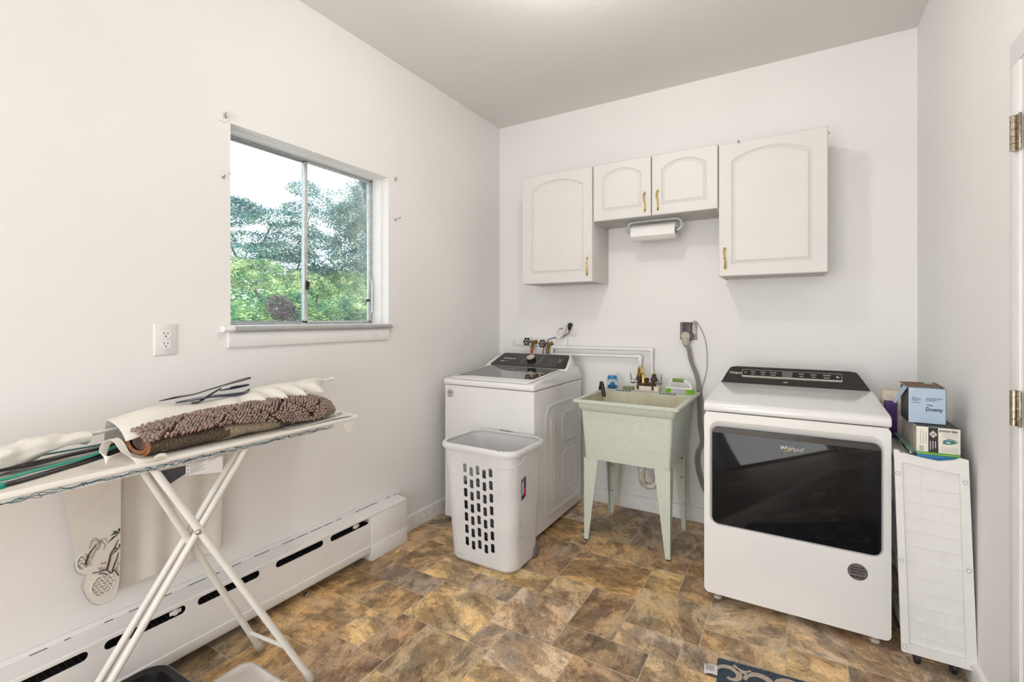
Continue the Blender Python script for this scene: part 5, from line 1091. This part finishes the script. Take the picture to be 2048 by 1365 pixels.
# embroidered curtain hanging behind the board
cu_ = thing('embroidered_curtain', 'thin cream curtain with palm tree embroidery hanging behind the ironing board', 'curtain', (-2.04, .8, .6))
XC = -2.045
def drop(pts_l, pts_r, ztop, bot, ph, amp, xb):
    """left/right edge y at top and bottom, scalloped hem given by bot(s)"""
    def f(s, t):
        yl = pts_l[0]+(pts_l[1]-pts_l[0])*t; yr = pts_r[0]+(pts_r[1]-pts_r[0])*t; y = yl+(yr-yl)*s; zb = bot(s)
        return Vector((xb+amp*(.3+.7*t)*math.sin(s*ph), y, ztop+(zb-ztop)*t))
    return f
y0t, y0b = (-2.045,0.56,0.778)[1], (-2.045,0.606,0.548)[1]; y1t = (-2.045,0.729,0.769)[1]; y1b = (-2.045,0.725,0.435)[1]
y2 = (-2.07,1.097,0.699)[1]
def scal(s): return (-2.07,0.858,0.366)[2]+.008*abs(math.sin(s*math.pi*4.3))
bm = bmesh.new(); sheet(bm, 60, 14, drop((y1t-.02, y1b-.03), (y2, y2-.02), .885, scal, 21, .006, -2.072), .001); obj('back_panel', bm, 'sheer', cu_, smooth=60)
hem = [(-2.045,0.606,0.551), (-2.045,0.599,0.533), (-2.045,0.603,0.504), (-2.045,0.616,0.484), (-2.045,0.629,0.476), (-2.045,0.621,0.45), (-2.045,0.624,0.421), (-2.045,0.637,0.388), (-2.045,0.659,0.361), (-2.045,0.689,0.354), (-2.045,0.715,0.366), (-2.045,0.722,0.41), (-2.045,0.726,0.487)]
fo = [(y0t, .885)]+[(p[1], p[2]) for p in hem]+[(y1t, .885)]
eyes = [(-2.045,0.626,0.524), (-2.045,0.677,0.422)]
bm = bmesh.new(); sub = []
for a, b in zip(fo, fo[1:]+fo[:1]):
    n_ = 6 if abs(a[1]-b[1]) > .15 else 1
    for k in range(n_): sub.append((a[0]+(b[0]-a[0])*k/n_, a[1]+(b[1]-a[1])*k/n_))
plate(bm, sub, [circ(eyes[0][1], eyes[0][2], .019, 18, .026), circ(eyes[1][1], eyes[1][2], .032, 24, .036)], lambda u, v, w: (XC+w, u, v), -.0012, 0); obj('front_panel', bm, 'sheer', cu_, smooth=40)
SX = lambda u: XC
def th_(bm, pts, r=.0012, n=3, fl=.5): tube(bm, [(SX(p[1])+.0012, p[1], p[2]) for p in pts], r, 6, n, flat=1); return bm
bm = bmesh.new(); rr = random.Random(6)
for (ey, ez, ra, rb) in ((eyes[0][1], eyes[0][2], .019, .026), (eyes[1][1], eyes[1][2], .032, .036)):
    tube(bm, [(SX(ey+ra*math.cos(a))+.0006, ey+ra*math.cos(a), ez+rb*math.sin(a)) for a in (2*math.pi*i/24 for i in range(25))], .0016, 6, 1)
    nr = 5
    for i in range(-nr, nr+1):
        for j in range(-nr, nr+1):
            y, z = ey+i*.0115+(.00575 if j % 2 else 0), ez+j*.0105
            if ((y-ey)/ra)**2+((z-ez)/rb)**2 > .95: continue
            q = (0.5 if (i+j) % 2 else 2.3)
            plate(bm, [(y+.0066*math.cos(a)*math.cos(q)-.0032*math.sin(a)*math.sin(q), z+.0066*math.cos(a)*math.sin(q)+.0032*math.sin(a)*math.cos(q)) for a in (2*math.pi*k/8 for k in range(8))], [], lambda u, v, w: (SX(u)+w, u, v), -.0008, .0004)
obj('lace_medallion', bm, 'lace', cu_, smooth=0)
bm = bmesh.new(); plate(bm, circ(eyes[0][1], eyes[0][2], .020, 18, .027), [], lambda u, v, w: (SX(u)-.0025+w, u, v), 0, .0005); plate(bm, circ(eyes[1][1], eyes[1][2], .033, 18, .037), [], lambda u, v, w: (SX(u)-.0025+w, u, v), 0, .0005); o = obj('net', bm, 'lacehole', cu_); o['kind'] = 'stuff'
bm = bmesh.new(); th_(bm, [(0,)+p for p in [(q[0], q[1]) for q in fo[2:-2]]], .0007, 2); obj('hem_stitching', bm, 'thr_n', cu_)
bm = bmesh.new()
th_(bm, [(-2.045,0.63,0.512), (-2.045,0.635,0.535), (-2.045,0.646,0.554), (-2.045,0.659,0.567)], [.0034, .0028, .0022, .0014])
th_(bm, [(-2.045,0.687,0.47), (-2.045,0.694,0.498), (-2.045,0.698,0.52), (-2.045,0.709,0.538), (-2.045,0.719,0.561)], [.003, .0028, .0022, .0018, .001])
th_(bm, [(-2.045,0.702,0.457), (-2.045,0.709,0.481), (-2.045,0.715,0.496), (-2.045,0.719,0.515)], [.0024, .002, .0018, .001])
th_(bm, [(-2.045,0.649,0.475), (-2.045,0.665,0.471), (-2.045,0.676,0.471), (-2.045,0.688,0.467), (-2.045,0.699,0.452), (-2.045,0.708,0.458), (-2.045,0.72,0.433)], .0016)
th_(bm, [(-2.045,0.665,0.464), (-2.045,0.677,0.462), (-2.045,0.687,0.452)], .0016)
for a, b in (((200, 1143), (197, 1136)), ((203, 1143), (204, 1134)), ((206, 1142), (210, 1135)), ((228, 1143), (233, 1135)), ((226, 1143), (231, 1139))):
    pass
for P in ([(-2.045,0.669,0.473), (-2.045,0.665,0.487)], [(-2.045,0.673,0.471), (-2.045,0.674,0.486)], [(-2.045,0.677,0.471), (-2.045,0.682,0.48)], [(-2.045,0.708,0.455), (-2.045,0.715,0.466)], [(-2.045,0.633,0.509), (-2.045,0.643,0.505)], [(-2.045,0.643,0.505), (-2.045,0.647,0.53), (-2.045,0.662,0.561)]): th_(bm, P, .0007, 2)
obj('embroidered_trunks', bm, 'thr_b', cu_)
def leafs(bm, c, tips, w):
    for tp in tips:
        a = Vector(c); b = Vector(tp); m_ = (a+b)/2+Vector((0, 0, .004)); d = (b-a).normalized(); n_ = Vector((0, -d.z, d.y))
        plate(bm, [(a.y, a.z), ((m_+n_*w).y, (m_+n_*w).z), (b.y, b.z), ((m_-n_*w*.5).y, (m_-n_*w*.5).z)], [], lambda u, v, q: (SX(u)+q, u, v), 0, .0012)
bm = bmesh.new(); leafs(bm, (-2.045,0.722,0.582), [(-2.045,0.695,0.584), (-2.045,0.702,0.595), (-2.045,0.688,0.559), (-2.045,0.723,0.601)], .0042); leafs(bm, (-2.045,0.722,0.528), [(-2.045,0.705,0.531), (-2.045,0.699,0.513), (-2.045,0.725,0.544)], .0036); obj('embroidered_palm_leaves', bm, 'thr_g', cu_)
bm = bmesh.new()
for P in ([(-2.045,0.665,0.579), (-2.045,0.653,0.592), (-2.045,0.642,0.583)], [(-2.045,0.665,0.579), (-2.045,0.647,0.583), (-2.045,0.639,0.562)], [(-2.045,0.665,0.579), (-2.045,0.655,0.569), (-2.045,0.647,0.566)], [(-2.045,0.669,0.577), (-2.045,0.68,0.581), (-2.045,0.688,0.566)], [(-2.045,0.669,0.574), (-2.045,0.681,0.56), (-2.045,0.678,0.542)], [(-2.045,0.666,0.572), (-2.045,0.666,0.554), (-2.045,0.659,0.547)], [(-2.045,0.722,0.475), (-2.045,0.715,0.46), (-2.045,0.719,0.437)]): th_(bm, P, .0009, 4)
obj('embroidered_fronds', bm, 'thr_s', cu_)
bm = bmesh.new()
for P in ((-2.045,0.665,0.577), (-2.045,0.671,0.573), (-2.045,0.666,0.568), (-2.045,0.673,0.497), (-2.045,0.681,0.495), (-2.045,0.718,0.478)): tube(bm, [(SX(P[1])+.001, P[1]+.0028*math.cos(a), P[2]+.0028*math.sin(a)) for a in (math.pi*i/5 for i in range(11))], .0009, 5, 1)
obj('embroidered_coconuts', bm, 'thr_o', cu_)
# ---------------------------------------------------------------- things on the floor under the board
tr = thing('black_tray', 'black plastic boot tray on the floor under the ironing board', 'tray', (-1.75, .68, 0))
bm = bmesh.new(); R = []
for x0, x1, y0, y1, z, r in ((-1.90, -1.63, .60, .765, .001, .05), (-1.93, -1.60, .585, .795, .118, .06), (-1.945, -1.585, .575, .808, .124, .065), (-1.945, -1.585, .575, .808, .117, .065), (-1.937, -1.593, .582, .802, .115, .06)): pass
loops(bm, [(-1.89, -1.64, .585, .765, .001, .05), (-1.915, -1.615, .575, .79, .118, .06), (-1.930, -1.600, .565, .805, .120, .07), (-1.932, -1.598, .563, .807, .126, .07), (-1.926, -1.604, .569, .801, .130, .068), (-1.905, -1.625, .585, .782, .124, .055), (-1.885, -1.645, .60, .76, .010, .05)], n=6, close=(1, 1)); obj('tray', bm, 'blackp', tr)
cc = thing('plastic_tub', 'cloudy clear plastic tub on the floor beside the black tray', 'tub', (-1.66, .93, 0))
bm = bmesh.new(); loops(bm, [(-1.735, -1.545, .845, 1.0, .001, .035), (-1.750, -1.530, .835, 1.010, .052, .04), (-1.762, -1.518, .825, 1.020, .054, .045), (-1.762, -1.518, .825, 1.020, .060, .045), (-1.752, -1.528, .833, 1.012, .062, .04), (-1.745, -1.535, .840, 1.005, .056, .035), (-1.735, -1.545, .85, .995, .05, .035)], n=6, close=(1, 1)); obj('tub', bm, 'clearw', cc)
bm = bmesh.new(); plate(bm, circ(-1.525, .995, .034, 20), [], XY(0), .050, .0585); obj('lid_tab', bm, 'clearw', cc)
# floor mat
mt = thing('floor_mat', 'blue floor mat with cream scrolls at the bottom edge of the view', 'mat', (.05, 1.75, 0))
ma = math.atan2(.03, .275); MO = Vector((-.262, 2.012, 0)); mu = Vector((math.cos(ma), math.sin(ma), 0)); mv = Vector((math.sin(ma), -math.cos(ma), 0))
MF = lambda u, v, w: MO+mu*u+mv*v+Vector((0, 0, w))
bm = bmesh.new(); prism(bm, rrect(0, .80, 0, .50, .012, 3), MF, .0008, .007, bev=.002); obj('pile', bm, 'matb', mt)
bm = bmesh.new()
def scroll(cx, cy, r, a0, a1, w, tail=None):
    n = 22; pts = []
    for i in range(n+1):
        f = i/n; a = math.radians(a0+(a1-a0)*f); q = r*(1-.62*f); pts.append((cx+q*math.cos(a), cy+q*math.sin(a)))
    A, B = [], []
    for i, p in enumerate(pts):
        a = Vector(pts[max(i-1, 0)]); b = Vector(pts[min(i+1, n)]); d = (b-a).normalized(); nn = Vector((-d.y, d.x)); k = w*(.55+.45*math.sin(math.pi*min(1, i/n*1.2)))
        A.append(tuple(Vector(p)+nn*k)); B.append(tuple(Vector(p)-nn*k))
    b_ = bmesh.new(); prism(b_, A+B[::-1], MF, .0066, .0085); obj('scroll', b_, 'matc', mt, smooth=0)
for (cx, cy, r, a0, a1, w) in ((.045, .082, .048, 200, 480, .011), (.15, .085, .055, 180, 470, .012), (.10, .020, .040, 180, 30, .009), (.245, .07, .05, 200, 480, .012), (.20, .150, .06, 20, -220, .012), (.35, .10, .06, 170, 470, .012), (.47, .06, .05, 200, 480, .011), (.60, .12, .07, 180, 480, .012), (.08, .22, .06, 30, -230, .012), (.30, .25, .07, 180, 470, .013), (.50, .28, .06, 30, -230, .012), (.70, .25, .06, 180, 470, .012), (.15, .38, .07, 180, 470, .013), (.42, .41, .06, 30, -230, .012), (.65, .41, .06, 180, 470, .012)): scroll(cx, cy, r, a0, a1, w)
bm.free()
bm = bmesh.new(); sheet(bm, 6, 4, lambda s, t: MF(-.044+.046*s, .055+.052*t+.006*(1-s), .0075+.004*math.sin(3*s)), .0008); tgm = obj('sewn_label', bm, 'stickw', mt)
bm = bmesh.new()
for k in range(6): prism(bm, [(-.038+.005*k, .064+.002*(k % 2)), (-.0365+.005*k, .064), (-.0365+.005*k, .096-.003*(k % 3)), (-.038+.005*k, .096)], MF, .0125, .0129)
obj('label_print', bm, 'inkd', tgm)
# dust and crumbs near the walls: left out on purpose (too small)
# ---------------------------------------------------------------- outdoors
bm = bmesh.new(); box(bm, -60, LW-.7, -40, 60, -.75, -.35); tag(struct('ground', bm, 'bounce_ground'), kind='structure')  # unseen ground, coloured pale to bounce light up onto the window head
def leafcloud(bm, blobs, n, size, rr, flat=.5, mi=0):
    tot = sum(b[3]*b[4] for b in blobs)
    for (x, y, z, rx, rz) in blobs:
        k = int(n*rx*rz/tot)
        for i in range(k):
            d = Vector((rr.gauss(0, 1), rr.gauss(0, 1), rr.gauss(0, 1))).normalized(); q = rr.uniform(.35, 1)**.5
            p = Vector((x+d.x*rx*q, y+d.y*rx*q, z+d.z*rz*q)); p += Vector((rr.gauss(0, 1), rr.gauss(0, 1), rr.gauss(0, 1)))*size*.8
            nrm = Vector((rr.gauss(0, 1), rr.gauss(0, 1), rr.gauss(0, 1)+flat*2)).normalized(); a, b = frame_of(nrm); s = size*rr.uniform(.6, 1.3)
            bm.faces.new([bm.verts.new(p+a*s), bm.verts.new(p+b*s*.45), bm.verts.new(p-a*s), bm.verts.new(p-b*s*.45)]).material_index = mi
def plant(name, lab, cat, base, trunk, blobs, n, size, lm, seed, flat=.5):
    t = thing(name, lab, cat, base); rr = random.Random(seed); bm = bmesh.new()
    for path, r in trunk: tube(bm, path, r, 7, 4, r1=r*.3 if not isinstance(r, list) else None)
    obj('trunk', bm, 'bark', t)
    bm = bmesh.new(); leafcloud(bm, blobs, n, size, rr, flat); o = obj('foliage', bm, lm, t, smooth=0); return t
r_ = random.Random(21)
def at(u, v, x):   # spot beyond the window, given as slope of sight line along the wall and height
    return None
# layered tree on the left side of the view: flat tiers with gaps between
B = []
for (y, z, rx) in ((4.6, 3.38, .5), (5.3, 3.2, .55), (4.4, 3.05, .5), (5.9, 3.5, .4), (5.0, 2.78, .7), (6.1, 2.85, .5), (4.5, 2.45, .7), (5.6, 2.38, .75), (6.4, 2.25, .5), (5.0, 2.05, .8), (6.1, 1.95, .6), (6.05, 3.95, .35), (4.1, 3.3, .4), (4.9, 3.35, .5), (5.6, 3.0, .5), (4.2, 2.75, .5), (5.9, 2.6, .5), (4.7, 2.25, .6), (5.9, 2.15, .6), (5.3, 2.6, .6)):
    B.append((-8.4+r_.uniform(-.4, .4), y, z, rx, .15))
plant('tree', 'layered green tree with flat leaf tiers outside, in the left window pane', 'tree', (-8.4, 5.2, -.35), [([(-8.4, 5.2, -.4), (-8.35, 5.3, 1.2), (-8.45, 5.1, 2.4), (-8.4, 5.3, 3.1)], .04), ([(-8.4, 5.25, 1.2), (-8.3, 5.7, 2.1), (-8.4, 6.1, 3.4)], .03), ([(-8.4, 5.2, 1.5), (-8.3, 4.7, 2.2), (-8.4, 4.3, 3.1)], .04)], B, 62000, .019, 'lf_teal', 1)
B = [(-7.3+r_.uniform(-.3, .3), 6.9+r_.uniform(-.7, .8), 1.9+r_.uniform(0, 2.0), r_.uniform(.26, .5), r_.uniform(.2, .34)) for i in range(46)]+[(-7.3, 5.5, 3.35, .3, .22), (-7.3, 5.9, 3.5, .35, .25), (-7.3, 5.7, 3.0, .4, .3), (-7.3, 6.1, 3.2, .4, .35), (-7.3, 5.6, 2.6, .35, .25), (-7.3, 6.0, 2.3, .4, .3), (-7.3, 6.4, 3.45, .4, .3), (-7.3, 7.4, 3.75, .45, .38), (-7.3, 6.7, 3.0, .5, .4), (-7.3, 6.2, 2.6, .45, .35), (-7.3, 7.0, 3.4, .5, .4), (-7.3, 7.7, 3.3, .5, .5)]
plant('tree', 'dark blue green tree with a leaning trunk outside, in the right window pane', 'tree', (-7.3, 7.0, -.35), [([(-7.3, 7.3, -.4), (-7.25, 7.1, 1.5), (-7.3, 6.8, 2.6), (-7.3, 6.3, 3.6)], .08), ([(-7.3, 7.1, 1.9), (-7.25, 7.4, 2.8), (-7.3, 7.6, 3.8)], .05)], B, 95000, .018, 'lf_teal', 2)
B = [(-7.0+r_.uniform(-.4, .2), 3.7+.34*i, 1.80+r_.uniform(-.12, .34), .42, .16) for i in range(10)]
plant('shrub', 'pale yellow green shrub outside, sunlit band in the middle of the left pane', 'shrub', (-7.0, 4.6, -.35), [([(-7.0, 4.6, -.4), (-7.0, 4.7, 1.8)], .04), ([(-7.0, 4.9, .2), (-6.9, 5.2, 1.9)], .03)], B, 30000, .019, 'lf_yellow', 3)
B = [(-5.6+r_.uniform(-.3, .3), 2.45+.27*i, 1.28+r_.uniform(-.25, .22), .36, .28) for i in range(10)]
plant('shrub', 'bright green leafy shrub outside at the bottom of the left window pane', 'shrub', (-5.6, 3.8, -.35), [([(-5.6, 3.8, -.4), (-5.6, 3.9, 1.2)], .04)], B, 30000, .021, 'lf_green', 4)
B = [(-5.4+r_.uniform(-.3, .3), 4.5+.27*i, 1.35+r_.uniform(-.2, .3), .34, .30) for i in range(6)]
plant('shrub', 'yellow green leafy shrub outside at the bottom of the right window pane', 'shrub', (-5.4, 5.2, -.35), [([(-5.4, 5.2, -.4), (-5.4, 5.2, 1.3)], .04)], B, 24000, .021, 'lf_yellow', 5)
B = [(-8.5+r_.uniform(-.3, .3), 6.6+.42*i, 2.2+r_.uniform(-.5, .5), .55, .5) for i in range(8)]
plant('shrub', 'mid green bushy shrub outside behind the leaning tree', 'shrub', (-8.5, 8.0, -.35), [([(-8.5, 8, -.4), (-8.5, 8, 2.2)], .05)], B, 20000, .028, 'lf_green', 6)
B = [(-5.2, 3.38, 1.47, .15, .16), (-5.2, 3.48, 1.40, .11, .14)]
plant('shrub', 'small dark purple leaved branch outside at the bottom of the left pane', 'shrub', (-5.2, 3.8, -.35), [([(-5.2, 3.4, -.4), (-5.2, 3.42, 1.4)], .02)], B, 1500, .016, 'lf_purple', 7)
B = [(-10.5+r_.uniform(-.5, .5), 3.0+.75*i, 1.6+r_.uniform(-.3, .4), .8, .6) for i in range(13)]
plant('hedge', 'long mixed green hedge far behind the trees outside', 'hedge', (-10.5, 6, -.35), [([(-10.5, 6, -.4), (-10.5, 6, 1.4)], .05)], B, 16000, .05, 'lf_green', 8)
